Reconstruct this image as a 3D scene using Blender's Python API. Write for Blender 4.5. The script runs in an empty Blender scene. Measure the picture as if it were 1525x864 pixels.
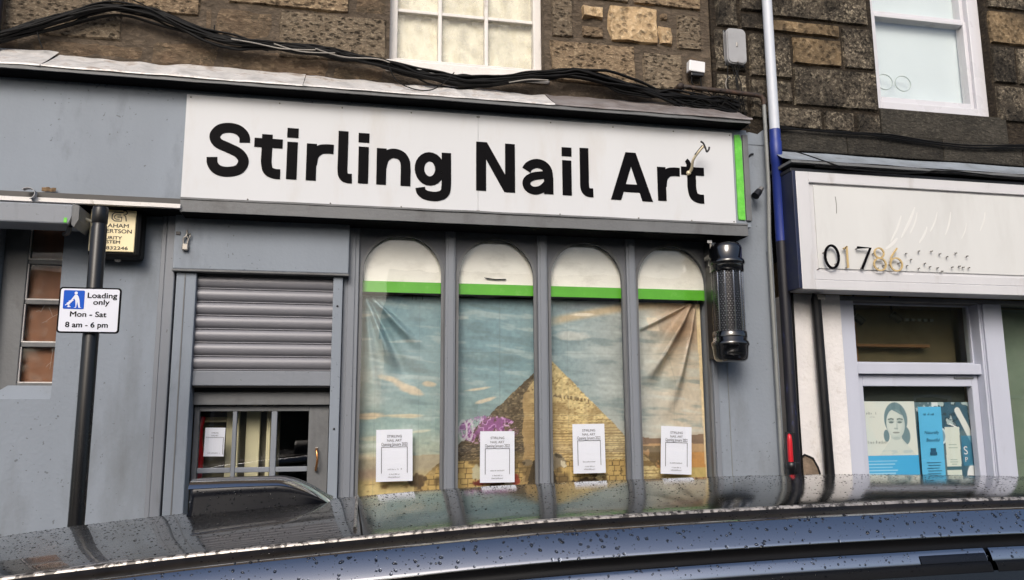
import bpy, bmesh, math, random
import numpy as np
from mathutils import Vector, Matrix, noise as mnoise
random.seed(7)
rng = np.random.default_rng(11)
S = bpy.context.scene
COL = S.collection
R = math.radians

# ------------------------------------------------------------------ camera
cd = bpy.data.cameras.new('camera'); cam = bpy.data.objects.new('camera', cd); COL.objects.link(cam)
pit, yaw, roll = 0.16055834, 0.20581748, -0.00595291
cy, sy = math.cos(yaw), math.sin(yaw)
fw = Vector((sy * math.cos(pit), cy * math.cos(pit), math.sin(pit)))
rt = Vector((cy, -sy, 0)); up = rt.cross(fw)
r2 = math.cos(roll) * rt + math.sin(roll) * up
u2 = -math.sin(roll) * rt + math.cos(roll) * up
M = Matrix((r2, u2, -fw)).transposed().to_4x4()
M.translation = Vector((0, 0, 1.9))
cam.matrix_world = M
cd.sensor_width = 36; cd.lens = 36 * 1200 / 1525
cd.clip_start = 0.05; cd.clip_end = 2000
S.camera = cam

# ------------------------------------------------------------------ light
SUN_EL, SUN_AZ = R(35), R(20)          # azimuth measured left of straight behind the camera
w = bpy.data.worlds.new('World'); S.world = w; w.use_nodes = True
nt = w.node_tree
bg = nt.nodes['Background']; sk = nt.nodes.new('ShaderNodeTexSky')
sk.sky_type = 'NISHITA'; sk.sun_disc = False
sun_dir = Vector((-math.sin(SUN_AZ) * math.cos(SUN_EL), -math.cos(SUN_AZ) * math.cos(SUN_EL), math.sin(SUN_EL)))
sk.sun_elevation = SUN_EL
sk.sun_rotation = math.atan2(sun_dir.x, sun_dir.y)
sk.air_density = 1.0; sk.dust_density = 4.0; sk.ozone_density = 1.0
bg.inputs[1].default_value = 0.15
nt.links.new(sk.outputs[0], bg.inputs[0])
sl = bpy.data.lights.new('sun', 'SUN'); sl.energy = 1.25; sl.angle = R(24); sl.color = (1, 0.985, 0.965)
so = bpy.data.objects.new('sun', sl); COL.objects.link(so)
so.rotation_euler = (-sun_dir).to_track_quat('-Z', 'Y').to_euler()
so.location = (0, -3, 12)
vs = S.view_settings
vs.view_transform = 'Standard'; vs.look = 'None'; vs.exposure = 0.25; vs.gamma = 1.0
S.cycles.use_denoising = True
S.cycles.max_bounces = 8; S.cycles.transparent_max_bounces = 12
S.cycles.caustics_reflective = False; S.cycles.caustics_refractive = False

# ------------------------------------------------------------------ materials
def lin(c):
    return tuple(((v / 255) / 12.92 if v / 255 <= 0.04045 else ((v / 255 + 0.055) / 1.055) ** 2.4) for v in c)

MATS = {}
def new_mat(name):
    m = bpy.data.materials.new(name); m.use_nodes = True
    MATS[name] = m
    return m, m.node_tree, m.node_tree.nodes['Principled BSDF']

def N(nt, t, **kw):
    n = nt.nodes.new(t)
    for k, v in kw.items():
        if k.startswith('i_'):
            key = k[2:]
            n.inputs[int(key) if key.isdigit() else key].default_value = v
        else:
            setattr(n, k, v)
    return n

def ramp(nt, src, p0, p1, c0=(0, 0, 0, 1), c1=(1, 1, 1, 1)):
    r = nt.nodes.new('ShaderNodeValToRGB')
    r.color_ramp.elements[0].position = p0; r.color_ramp.elements[1].position = p1
    r.color_ramp.elements[0].color = c0; r.color_ramp.elements[1].color = c1
    nt.links.new(src, r.inputs[0]); return r.outputs[0]

def mix(nt, f, a, b, mode='MIX'):
    m = nt.nodes.new('ShaderNodeMix'); m.data_type = 'RGBA'; m.blend_type = mode
    for sock, v in ((m.inputs[0], f), (m.inputs[6], a), (m.inputs[7], b)):
        if isinstance(v, (int, float)): sock.default_value = v
        elif isinstance(v, tuple): sock.default_value = v if len(v) == 4 else (*v, 1)
        else: nt.links.new(v, sock)
    return m.outputs[2]

def pmat(name, col, rough=.5, bstretch=(1, 1, 1), speck=False, metal=0., var=.08, vscale=3., streak=1., dirt=None, damt=.5, dthr=(.55, .75),
         dscale=5., bump=.0, bscale=80., coat=0., spec=.5, warp=None):
    m, nt, b = new_mat(name); L = nt.links
    c = lin(col)
    tc = N(nt, 'ShaderNodeTexCoord')
    mp = N(nt, 'ShaderNodeMapping'); mp.inputs['Scale'].default_value = (1, 1, streak)
    L.new(tc.outputs['Object'], mp.inputs[0])
    n1 = N(nt, 'ShaderNodeTexNoise'); n1.inputs['Scale'].default_value = vscale; n1.inputs['Detail'].default_value = 7
    n1.inputs['Roughness'].default_value = .6
    L.new(mp.outputs[0], n1.inputs[0])
    a = tuple(max(0, v * (1 - var * 1.6)) for v in c) + (1,)
    d = tuple(min(1, v * (1 + var * 1.6)) for v in c) + (1,)
    colr = ramp(nt, n1.outputs[0], .3, .7, a, d)
    if dirt:
        n2 = N(nt, 'ShaderNodeTexNoise'); n2.inputs['Scale'].default_value = dscale; n2.inputs['Detail'].default_value = 9
        n2.inputs['Roughness'].default_value = .65
        L.new(mp.outputs[0], n2.inputs[0])
        f = ramp(nt, n2.outputs[0], dthr[0], dthr[1], (0, 0, 0, 1), (damt, damt, damt, 1))
        colr = mix(nt, f, colr, lin(dirt))
    if speck:
        n4 = N(nt, 'ShaderNodeTexNoise'); n4.inputs['Scale'].default_value = 48; n4.inputs['Detail'].default_value = 2
        L.new(tc.outputs['Object'], n4.inputs[0])
        n5 = N(nt, 'ShaderNodeTexNoise'); n5.inputs['Scale'].default_value = 1.7; n5.inputs['Detail'].default_value = 3
        L.new(tc.outputs['Object'], n5.inputs[0])
        ms = N(nt, 'ShaderNodeMath', operation='MULTIPLY_ADD'); ms.inputs[1].default_value = .35; L.new(n5.outputs[0], ms.inputs[0]); L.new(n4.outputs[0], ms.inputs[2])
        colr = mix(nt, ramp(nt, ms.outputs[0], .90, .93, (0, 0, 0, 1), (.5, .5, .5, 1)), colr, lin((64, 64, 66)))
    L.new(colr, b.inputs['Base Color'])
    b.inputs['Metallic'].default_value = metal
    b.inputs['Specular IOR Level'].default_value = spec
    rr = ramp(nt, n1.outputs[0], .25, .75, (max(.02, rough - .08),) * 3 + (1,), (min(1, rough + .08),) * 3 + (1,))
    L.new(rr, b.inputs['Roughness'])
    b.inputs['Coat Weight'].default_value = coat; b.inputs['Coat Roughness'].default_value = .03
    if bump:
        n3 = N(nt, 'ShaderNodeTexNoise'); n3.inputs['Scale'].default_value = bscale; n3.inputs['Detail'].default_value = 5
        mb = N(nt, 'ShaderNodeMapping'); mb.inputs['Scale'].default_value = bstretch; L.new(tc.outputs['Object'], mb.inputs[0])
        L.new(mb.outputs[0], n3.inputs[0])
        bp = N(nt, 'ShaderNodeBump'); bp.inputs['Strength'].default_value = bump; bp.inputs['Distance'].default_value = .01
        L.new(n3.outputs[0], bp.inputs['Height']); L.new(bp.outputs[0], b.inputs['Normal'])
    return m

def stone_mat(name, c0, c1, c2, pit=.8, scale=22., stretch=(1, 1, 1.8), soot=None, sthr=(.45, .7)):
    """hammer dressed sandstone: three tones, elongated pits, optional soot"""
    m, nt, b = new_mat(name); L = nt.links
    tc = N(nt, 'ShaderNodeTexCoord'); mp = N(nt, 'ShaderNodeMapping')
    mp.inputs['Scale'].default_value = stretch
    oi = N(nt, 'ShaderNodeObjectInfo')
    ad = N(nt, 'ShaderNodeVectorMath', operation='ADD')
    sc = N(nt, 'ShaderNodeVectorMath', operation='SCALE'); sc.inputs[0].default_value = (9, 5, 7)
    L.new(oi.outputs['Random'], sc.inputs['Scale'])
    L.new(tc.outputs['Object'], ad.inputs[0]); L.new(sc.outputs[0], ad.inputs[1]); L.new(ad.outputs[0], mp.inputs[0])
    big = N(nt, 'ShaderNodeTexNoise'); big.inputs['Scale'].default_value = 5; big.inputs['Detail'].default_value = 8
    big.inputs['Roughness'].default_value = .65
    L.new(mp.outputs[0], big.inputs[0])
    col = ramp(nt, big.outputs[0], .35, .65, (*lin(c0), 1), (*lin(c1), 1))
    fine = N(nt, 'ShaderNodeTexNoise'); fine.inputs['Scale'].default_value = scale * 1.6; fine.inputs['Detail'].default_value = 6
    fine.inputs['Roughness'].default_value = .7; fine.inputs['Distortion'].default_value = .6
    L.new(mp.outputs[0], fine.inputs[0])
    f2 = ramp(nt, fine.outputs[0], .5, .62)
    col = mix(nt, f2, col, lin(c2))
    vo = N(nt, 'ShaderNodeTexVoronoi'); vo.inputs['Scale'].default_value = scale
    wn = N(nt, 'ShaderNodeMix'); wn.data_type = 'RGBA'; wn.inputs[0].default_value = .05
    L.new(mp.outputs[0], wn.inputs[6]); L.new(fine.outputs['Color'], wn.inputs[7])
    L.new(wn.outputs[2], vo.inputs[0])
    pitf = ramp(nt, vo.outputs['Distance'], .16, .42)
    h = N(nt, 'ShaderNodeMath', operation='MULTIPLY_ADD'); h.inputs[1].default_value = pit
    L.new(pitf, h.inputs[0]); L.new(fine.outputs[0], h.inputs[2])
    # darker brown in the pits
    g = ramp(nt, pitf, .0, .6, (min(1, .78 * pit),) * 3 + (1,), (0, 0, 0, 1))
    col = mix(nt, g, col, lin((38, 32, 26)))
    if soot:
        sn = N(nt, 'ShaderNodeTexNoise'); sn.inputs['Scale'].default_value = 3.2; sn.inputs['Detail'].default_value = 8
        sn.inputs['Roughness'].default_value = .7
        L.new(ad.outputs[0], sn.inputs[0])
        col = mix(nt, ramp(nt, sn.outputs[0], sthr[0], sthr[1], (.0,) * 3 + (1,), (.85,) * 3 + (1,)), col, lin(soot))
    tint = ramp(nt, oi.outputs['Random'], 0, 1, (.82, .8, .78, 1), (1.12, 1.1, 1.06, 1))
    col = mix(nt, 1.0, col, tint, 'MULTIPLY')
    L.new(col, b.inputs['Base Color']); b.inputs['Roughness'].default_value = .92; b.inputs['Specular IOR Level'].default_value = .2
    bp = N(nt, 'ShaderNodeBump'); bp.inputs['Strength'].default_value = 1.0; bp.inputs['Distance'].default_value = .022
    L.new(h.outputs[0], bp.inputs['Height']); L.new(bp.outputs[0], b.inputs['Normal'])
    return m

def glass_mat(name, tint=(1, 1, 1), ior=1.5, rough=0., dirt=0., boost=0.):
    m, nt, b = new_mat(name); L = nt.links
    out = nt.nodes['Material Output']; nt.nodes.remove(b)
    tr = N(nt, 'ShaderNodeBsdfTransparent'); tr.inputs[0].default_value = (*tint, 1)
    gl = N(nt, 'ShaderNodeBsdfGlossy'); gl.inputs['Roughness'].default_value = rough
    ge = N(nt, 'ShaderNodeNewGeometry'); dt = N(nt, 'ShaderNodeVectorMath', operation='DOT_PRODUCT')
    L.new(ge.outputs['Normal'], dt.inputs[0]); L.new(ge.outputs['Incoming'], dt.inputs[1])
    ab = N(nt, 'ShaderNodeMath', operation='ABSOLUTE'); L.new(dt.outputs['Value'], ab.inputs[0])
    om = N(nt, 'ShaderNodeMath', operation='SUBTRACT'); om.inputs[0].default_value = 1; L.new(ab.outputs[0], om.inputs[1])
    pw = N(nt, 'ShaderNodeMath', operation='POWER'); pw.inputs[1].default_value = 5; L.new(om.outputs[0], pw.inputs[0])
    f0 = ((ior - 1) / (ior + 1)) ** 2
    fr = N(nt, 'ShaderNodeMath', operation='MULTIPLY_ADD'); fr.inputs[1].default_value = 1 - f0; fr.inputs[2].default_value = f0; L.new(pw.outputs[0], fr.inputs[0])
    mx = N(nt, 'ShaderNodeMixShader')
    tc = N(nt, 'ShaderNodeTexCoord'); n = N(nt, 'ShaderNodeTexNoise'); n.inputs['Scale'].default_value = 2.2
    L.new(tc.outputs['Object'], n.inputs[0])
    bp = N(nt, 'ShaderNodeBump'); bp.inputs['Strength'].default_value = .06; bp.inputs['Distance'].default_value = .02
    L.new(n.outputs[0], bp.inputs['Height']); L.new(bp.outputs[0], gl.inputs['Normal'])
    L.new(fr.outputs[0], mx.inputs[0]); L.new(tr.outputs[0], mx.inputs[1]); L.new(gl.outputs[0], mx.inputs[2])
    last = mx.outputs[0]
    if dirt:
        df = N(nt, 'ShaderNodeBsdfDiffuse'); df.inputs[0].default_value = (.6, .58, .5, 1)
        n2 = N(nt, 'ShaderNodeTexNoise'); n2.inputs['Scale'].default_value = 14; n2.inputs['Detail'].default_value = 8
        L.new(tc.outputs['Object'], n2.inputs[0])
        f = ramp(nt, n2.outputs[0], .45, .75, (0, 0, 0, 1), (dirt,) * 3 + (1,))
        m2 = N(nt, 'ShaderNodeMixShader'); L.new(f, m2.inputs[0]); L.new(last, m2.inputs[1]); L.new(df.outputs[0], m2.inputs[2])
        last = m2.outputs[0]
    L.new(last, out.inputs[0])
    return m

def vcol_mat(name, rough=.6):
    m, nt, b = new_mat(name)
    a = N(nt, 'ShaderNodeVertexColor'); a.layer_name = 'print'
    nt.links.new(a.outputs[0], b.inputs['Base Color']); b.inputs['Roughness'].default_value = rough
    b.inputs['Specular IOR Level'].default_value = .3
    return m

GREY = (136, 144, 154)
grey = pmat('grey_paint', GREY, speck=True, rough=.6, spec=.2, var=.06, vscale=2.2, streak=.4, dirt=(86, 87, 88), damt=.6, dthr=(.54, .82), dscale=4.5, bump=.12, bscale=60)
grey_wall = pmat('grey_masonry_paint', (137, 145, 155), .7, speck=True, spec=.2, var=.05, vscale=1.6, streak=.3, dirt=(96, 98, 98), damt=.7, dthr=(.5, .8), dscale=3.2, bump=.25, bscale=45)
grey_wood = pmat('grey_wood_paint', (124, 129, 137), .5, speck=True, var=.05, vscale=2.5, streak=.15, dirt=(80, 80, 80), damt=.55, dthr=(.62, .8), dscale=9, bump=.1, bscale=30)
grey_frame_shade = pmat('shaded_grey_frame_paint', (106, 109, 115), .55, spec=.25, var=.06, vscale=3, streak=.3, dirt=(74, 74, 76), damt=.5, dthr=(.55, .8), dscale=8, bump=.12, bscale=40)  # woodwork grey, darkened further to stand in for shade under the ledge
grey_dark = pmat('old_grey_and_ledge_shade', (104, 106, 108), .55, var=.08, vscale=4, streak=.5, dirt=(62, 60, 58), damt=.6, dthr=(.52, .75), dscale=7, bump=.2, bscale=40)
shut_m = pmat('shutter_metal', (126, 126, 132), .42, metal=.1, var=.05, vscale=3, streak=2, dirt=(90, 86, 86), damt=.4, dthr=(.55, .8), dscale=6)
white_sign = pmat('white_board', (208, 210, 213), .5, spec=.15, var=.015, vscale=2, streak=.3, dirt=(186, 176, 162), damt=.4, dthr=(.52, .82), dscale=4.5, bump=.02, bscale=12)
white_paint = pmat('white_paint', (204, 204, 207), .45, var=.03, streak=.3, dirt=(150, 140, 128), damt=.6, dthr=(.58, .8), dscale=7, bump=.08, bscale=40)
old_white = pmat('flaking_white_paint', (222, 218, 214), .55, var=.05, vscale=8, streak=.35, dirt=(140, 128, 112), damt=.7, dthr=(.58, .72), dscale=16, bump=.25, bscale=50)
black_vinyl = pmat('black_vinyl', (9, 8, 11), .6, var=.05, spec=.06)
black = pmat('black_paint', (22, 22, 25), .38, var=.2, dirt=(58, 55, 52), damt=.5, dthr=(.58, .8), dscale=14, streak=.3)
black_gloss = pmat('black_gloss_plastic', (9, 10, 13), .14, var=.1, coat=1)
black_rubber = pmat('black_rubber', (10, 10, 12), .5, spec=.2, var=.1)
cable_m = pmat('black_cable', (9, 9, 10), .55, spec=.2, var=.25, vscale=9, dirt=(44, 42, 40), damt=.4, dthr=(.6, .8), dscale=20)
pale_cable = pmat('weathered_cable', (150, 145, 138), .5, var=.15, vscale=12)
green_m = pmat('bright_green', (92, 178, 45), .45, var=.05, vscale=5, dirt=(160, 205, 120), damt=.35, dthr=(.6, .8), dscale=10)
green_wood = pmat('old_green_paint', (98, 196, 62), .5, var=.1, vscale=9, dirt=(150, 220, 110), damt=.5, dthr=(.5, .75), dscale=18, bump=.4, bscale=35)
paper = pmat('white_paper', (238, 242, 252), .6, var=.012, bump=.02, bscale=10)
ink = pmat('printed_ink', (70, 68, 78), .6, var=.05)
ink_dark = pmat('black_print', (22, 20, 22), .5, var=.05)
cream = pmat('cream_paint', (214, 208, 170), .5, var=.04)
room_m = pmat('dim_plaster', (150, 132, 104), .9, var=.12)
room_dark = pmat('dark_interior', (58, 56, 50), .9, var=.15)
blind_m = pmat('white_blind', (246, 245, 234), .8, var=.05, vscale=3, streak=2, dirt=(170, 166, 150), damt=.5, dthr=(.5, .8), dscale=5, bump=.1, bscale=14)
board_m = pmat('brown_board', (122, 78, 47), .6, var=.18, vscale=4, streak=.12, dirt=(60, 36, 22), damt=.6, dthr=(.45, .75), dscale=6)
lead_m = pmat('lead_sheet', (206, 204, 202), .38, metal=.1, var=.16, vscale=9, dirt=(138, 120, 106), damt=.8, dthr=(.52, .66), dscale=9, bump=.9, bscale=14)
lead_dk = pmat('weathered_lead', (132, 127, 126), .5, metal=.1, var=.12, vscale=8, dirt=(98, 84, 78), damt=.7, dthr=(.45, .7), dscale=9, bump=.35, bscale=22)
lead_blue = pmat('blue_grey_lead', (150, 158, 166), .45, metal=.1, var=.1, vscale=6, dirt=(96, 94, 92), damt=.7, dthr=(.5, .75), dscale=8, bump=.3, bscale=22)
mortar_l = stone_mat('brown_mortar', (88, 79, 69), (105, 95, 84), (119, 107, 94), pit=.15, scale=14)
stone_a = stone_mat('tooled_sandstone', (112, 101, 87), (138, 124, 106), (164, 151, 131), pit=1.0, scale=26)
stone_b = stone_mat('orange_sandstone', (130, 113, 94), (151, 132, 108), (182, 162, 135), pit=.9, scale=24)
stone_c = stone_mat('pale_sandstone', (180, 154, 120), (202, 176, 141), (217, 195, 161), pit=.55, scale=20, stretch=(1, 1, 1))
stone_d = stone_mat('smeared_sandstone', (94, 85, 72), (119, 101, 84), (142, 124, 103), pit=.3, scale=16, soot=(90, 80, 69))
stone_e = stone_mat('sooty_sandstone', (82, 76, 68), (115, 106, 94), (188, 177, 156), pit=.8, scale=32, stretch=(1, 1, 1), soot=(37, 35, 33), sthr=(.40, .60))
stone_f = stone_mat('ochre_sooty_sandstone', (120, 103, 80), (142, 122, 95), (170, 150, 121), pit=.6, scale=24, stretch=(1, 1, 1), soot=(61, 55, 48), sthr=(.36, .66))
mortar_d = stone_mat('dark_mortar', (44, 39, 34), (58, 52, 45), (74, 66, 56), pit=.3, scale=18)
sill_m = stone_mat('dark_sill_stone', (58, 56, 52), (74, 71, 66), (90, 87, 80), pit=.2, scale=24, soot=(44, 43, 41))
upvc = pmat('white_upvc', (206, 206, 212), .3, var=.02, dirt=(170, 164, 160), damt=.5, dthr=(.62, .85), dscale=5)
lilac = pmat('pale_lilac_paint', (190, 194, 208), .45, var=.03, streak=.3, dirt=(150, 150, 158), damt=.5, dthr=(.6, .8), dscale=7, bump=.06)
render_m = pmat('white_render', (224, 221, 220), .75, var=.04, vscale=6, dirt=(170, 160, 150), damt=.6, dthr=(.58, .78), dscale=10, bump=.5, bscale=45)
bare_m = pmat('bare_render', (128, 112, 96), .9, var=.2, vscale=14, bump=.6, bscale=50)
pipe_w = pmat('white_pipe', (196, 202, 212), .4, var=.04, streak=.3, dirt=(140, 138, 136), damt=.4, dthr=(.6, .8), dscale=9)
pipe_b = pmat('blue_pipe', (34, 52, 128), .4, var=.1, streak=.3, dirt=(150, 156, 176), damt=.7, dthr=(.68, .74), dscale=24)
pipe_k = pmat('dark_pipe', (24, 24, 34), .45, var=.2, streak=.3, dirt=(52, 60, 104), damt=.7, dthr=(.6, .68), dscale=18)
rust = pmat('rusty_iron', (48, 38, 33), .65, var=.25, vscale=16, dirt=(96, 66, 46), damt=.6, dthr=(.5, .7), dscale=22, bump=.3)
conduit_m = pmat('grey_conduit', (132, 135, 134), .5, var=.06, dirt=(92, 92, 90), damt=.5, dscale=10)
box_grey = pmat('grey_plastic', (156, 157, 160), .5, var=.04, vscale=7, dirt=(124, 124, 124), damt=.5, dthr=(.5, .75), dscale=10)
box_white = pmat('white_plastic', (222, 222, 224), .4, var=.02)
chrome = pmat('chrome', (205, 205, 208), .14, metal=1, var=.04)
brass = pmat('brass', (196, 140, 92), .25, metal=.9, var=.1)
steel = pmat('dull_steel', (150, 146, 140), .35, metal=.8, var=.1)
bone = pmat('cream_rod', (208, 196, 168), .35, metal=.3, var=.06)
blue_sign = pmat('blue_sign', (6, 82, 190), .5, var=.02, spec=.2)
plate_w = pmat('sign_white', (224, 227, 238), .3, var=.01)
alarm_face = pmat('yellowed_plastic', (240, 224, 180), .4, var=.03, dirt=(214, 190, 140), damt=.4, dthr=(.6, .8))
red_m = pmat('red_plastic', (196, 26, 40), .35, var=.06)
blue_lt = pmat('sky_blue_card', (92, 184, 226), .45, var=.02)
gold = pmat('gold_edge', (214, 186, 132), .35, metal=.3, var=.05)
asphalt = pmat('asphalt', (62, 62, 64), .85, var=.2, vscale=30, bump=.6, bscale=160)
paving = pmat('paving', (128, 124, 118), .8, var=.1, vscale=6, bump=.3, bscale=90)
kerb_m = pmat('kerb_stone', (138, 134, 128), .8, var=.1, bump=.3, bscale=90)
opp_m = pmat('pale_harling', (208, 190, 150), .85, var=.06, vscale=4, bump=.2)
opp_b = pmat('grey_harling', (150, 144, 134), .85, var=.08, vscale=4, bump=.2)
slate = pmat('slate_roof', (70, 72, 78), .6, var=.15, vscale=20)
dark_glass = pmat('dark_window_glass', (20, 24, 26), .06, var=.1)
glass = glass_mat('shop_glass', ior=1.5)
glass_old = glass_mat('old_glass', ior=1.45, dirt=.35)
glass_dim = glass_mat('dim_glass', tint=(.86, .88, .84), ior=1.5)
mural_m = vcol_mat('mural_print', .55)
poster_m = vcol_mat('poster_print', .4)
net_m = pmat('dirty_cream_panel', (228, 224, 202), .7, var=.05, vscale=5, streak=.35, dirt=(186, 176, 138), damt=.6, dthr=(.52, .72), dscale=12)
blind_c = pmat('pale_window_film', (226, 238, 238), .5, var=.04, vscale=1.2)
car_m, cnt, cb = new_mat('wet_black_car_paint')
tc = N(cnt, 'ShaderNodeTexCoord'); mpn = N(cnt, 'ShaderNodeMapping'); mpn.inputs['Scale'].default_value = (1, 1, 1)
nn = N(cnt, 'ShaderNodeTexNoise'); nn.inputs['Scale'].default_value = 26; nn.inputs['Detail'].default_value = 3
cnt.links.new(tc.outputs['Object'], mpn.inputs[0]); cnt.links.new(mpn.outputs[0], nn.inputs[0])
bpn = N(cnt, 'ShaderNodeBump'); bpn.inputs['Strength'].default_value = .05; bpn.inputs['Distance'].default_value = .004
cnt.links.new(nn.outputs[0], bpn.inputs['Height']); cnt.links.new(bpn.outputs[0], cb.inputs['Coat Normal'])
cb.inputs['Base Color'].default_value = (*lin((158, 161, 168)), 1); cb.inputs['Metallic'].default_value = 1
cb.inputs['Roughness'].default_value = .16
cb.inputs['Coat Weight'].default_value = 1; cb.inputs['Coat Roughness'].default_value = .02; cb.inputs['Coat IOR'].default_value = 1.6
roof_m = pmat('wet_roof_paint', (10, 11, 14), .2, metal=.1, var=.3, vscale=8, bump=.14, bscale=60, bstretch=(.25, 1, 1), coat=.6)
roof_g = pmat('wet_roof_glass', (8, 11, 11), .05, var=.1, bump=.03, bscale=70, bstretch=(.35, 1, 1))
channel_m = pmat('dark_roof_channel', (24, 21, 19), .35, var=.3, vscale=20, spec=.3)
spoiler_m = pmat('dark_navy_plastic', (12, 15, 24), .3, var=.2, spec=.35)
drop_m, dnt, db = new_mat('water_drop')
db.inputs['Base Color'].default_value = (.22, .24, .27, 1); db.inputs['Transmission Weight'].default_value = 1; db.inputs['IOR'].default_value = 1.33; db.inputs['Roughness'].default_value = .0
trim_m = pmat('satin_roof_trim', (172, 166, 160), .4, metal=.5, var=.2, vscale=30, dirt=(34, 31, 29), damt=.9, dthr=(.48, .56), dscale=75)

# ------------------------------------------------------------------ mesh helpers
ORIG = {}
def origin(o):
    return ORIG.get(o.name, Vector((0, 0, 0)))

class MB:
    def __init__(self): self.v = []; self.f = []; self.sm = []
    def add(self, vs, fs, smooth=False):
        b = len(self.v); self.v += [tuple(p) for p in vs]
        self.f += [tuple(i + b for i in f) for f in fs]; self.sm += [smooth] * len(fs)
        return self
    def box(self, x0, x1, y0, y1, z0, z1, b=0.):
        """box with chamfered edges; y0 faces the street"""
        if b <= 0:
            vs = [(x, y, z) for x in (x0, x1) for y in (y0, y1) for z in (z0, z1)]
            return self.add(vs, [(0, 1, 3, 2), (4, 6, 7, 5), (0, 4, 5, 1), (2, 3, 7, 6), (0, 2, 6, 4), (1, 5, 7, 3)])
        b = min(b, .45 * min(x1 - x0, y1 - y0, z1 - z0))
        bm = bmesh.new(); bmesh.ops.create_cube(bm, size=1)
        for v in bm.verts:
            v.co = Vector((x0 + (v.co.x + .5) * (x1 - x0), y0 + (v.co.y + .5) * (y1 - y0), z0 + (v.co.z + .5) * (z1 - z0)))
        bmesh.ops.bevel(bm, geom=bm.edges[:], offset=b, segments=2, affect='EDGES', profile=.5)
        bm.verts.index_update()
        self.add([v.co[:] for v in bm.verts], [[v.index for v in f.verts] for f in bm.faces]); bm.free(); return self
    def prism(self, poly, y0, y1):
        """polygon in x,z extruded along y (front y0)"""
        n = len(poly)
        a = sum(poly[i][0] * poly[(i + 1) % n][1] - poly[(i + 1) % n][0] * poly[i][1] for i in range(n))
        if a < 0: poly = poly[::-1]
        vs = [(x, y0, z) for x, z in poly] + [(x, y1, z) for x, z in poly]
        fs = [tuple(range(n)), tuple(range(2 * n - 1, n - 1, -1))] + [(i, i + n, (i + 1) % n + n, (i + 1) % n) for i in range(n)]
        return self.add(vs, fs)
    def strip(self, A, B, y0, y1):
        """ribbon between two equally long polylines in x,z, extruded along y"""
        n = len(A)
        vs = [(x, y0, z) for x, z in A] + [(x, y0, z) for x, z in B] + [(x, y1, z) for x, z in A] + [(x, y1, z) for x, z in B]
        fs = []
        for i in range(n - 1):
            fs += [(i, i + 1, n + i + 1, n + i), (2 * n + i, 3 * n + i, 3 * n + i + 1, 2 * n + i + 1),
                   (i, 2 * n + i, 2 * n + i + 1, i + 1), (n + i, n + i + 1, 3 * n + i + 1, 3 * n + i)]
        fs += [(0, n, 3 * n, 2 * n), (n - 1, 3 * n - 1, 4 * n - 1, 2 * n - 1)]
        return self.add(vs, fs)
    def tube(self, pts, r, n=8, cap=True):
        pts = [Vector(p) for p in pts]; m = len(pts); rr = r if isinstance(r, (list, tuple)) else [r] * m
        rings = []; prev = None
        for i, p in enumerate(pts):
            t = (pts[min(i + 1, m - 1)] - pts[max(i - 1, 0)]).normalized()
            if prev is None:
                a = Vector((0, 0, 1)) if abs(t.z) < .9 else Vector((1, 0, 0))
                prev = t.cross(a).normalized()
            prev = (prev - t * prev.dot(t)).normalized()
            q = t.cross(prev)
            rings.append([p + rr[i] * (math.cos(2 * math.pi * k / n) * prev + math.sin(2 * math.pi * k / n) * q) for k in range(n)])
        vs = [p for rg in rings for p in rg]
        fs = [(i * n + k, i * n + (k + 1) % n, (i + 1) * n + (k + 1) % n, (i + 1) * n + k) for i in range(m - 1) for k in range(n)]
        self.add(vs, fs, True)
        if cap:
            self.add(rings[0][::-1], [tuple(range(n))]); self.add(rings[-1], [tuple(range(n))])
        return self
    def lathe(self, cx, cy, prof, n=24, axis='z'):
        """profile of (radius, height) about a vertical axis (or along y)"""
        vs = []
        for r, h in prof:
            for k in range(n):
                a = 2 * math.pi * k / n
                if axis == 'z': vs.append((cx + r * math.cos(a), cy + r * math.sin(a), h))
                else: vs.append((cx + r * math.cos(a), h, cy + r * math.sin(a)))
        m = len(prof)
        fs = [(i * n + k, i * n + (k + 1) % n, (i + 1) * n + (k + 1) % n, (i + 1) * n + k) for i in range(m - 1) for k in range(n)]
        self.add(vs, fs, True); return self
    def grid(self, nx, nz, fn, smooth=True):
        vs = [fn(i / nx, j / nz) for j in range(nz + 1) for i in range(nx + 1)]
        fs = [(j * (nx + 1) + i, j * (nx + 1) + i + 1, (j + 1) * (nx + 1) + i + 1, (j + 1) * (nx + 1) + i) for j in range(nz) for i in range(nx)]
        return self.add(vs, fs, smooth)
    def build(self, name, mat, parent=None, base=None):
        og = origin(parent) if parent is not None else (Vector(base) if base is not None else Vector((0, 0, 0)))
        me = bpy.data.meshes.new(name)
        me.from_pydata([(x - og.x, y - og.y, z - og.z) for x, y, z in self.v], [], self.f)
        me.polygons.foreach_set('use_smooth', self.sm)
        me.materials.append(mat); me.update()
        o = bpy.data.objects.new(name, me); COL.objects.link(o)
        if parent is not None: o.parent = parent
        else: o.location = og
        ORIG[o.name] = og
        return o

def recalc(o):
    bm = bmesh.new(); bm.from_mesh(o.data); bmesh.ops.recalc_face_normals(bm, faces=bm.faces[:]); bm.to_mesh(o.data); bm.free()

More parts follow.
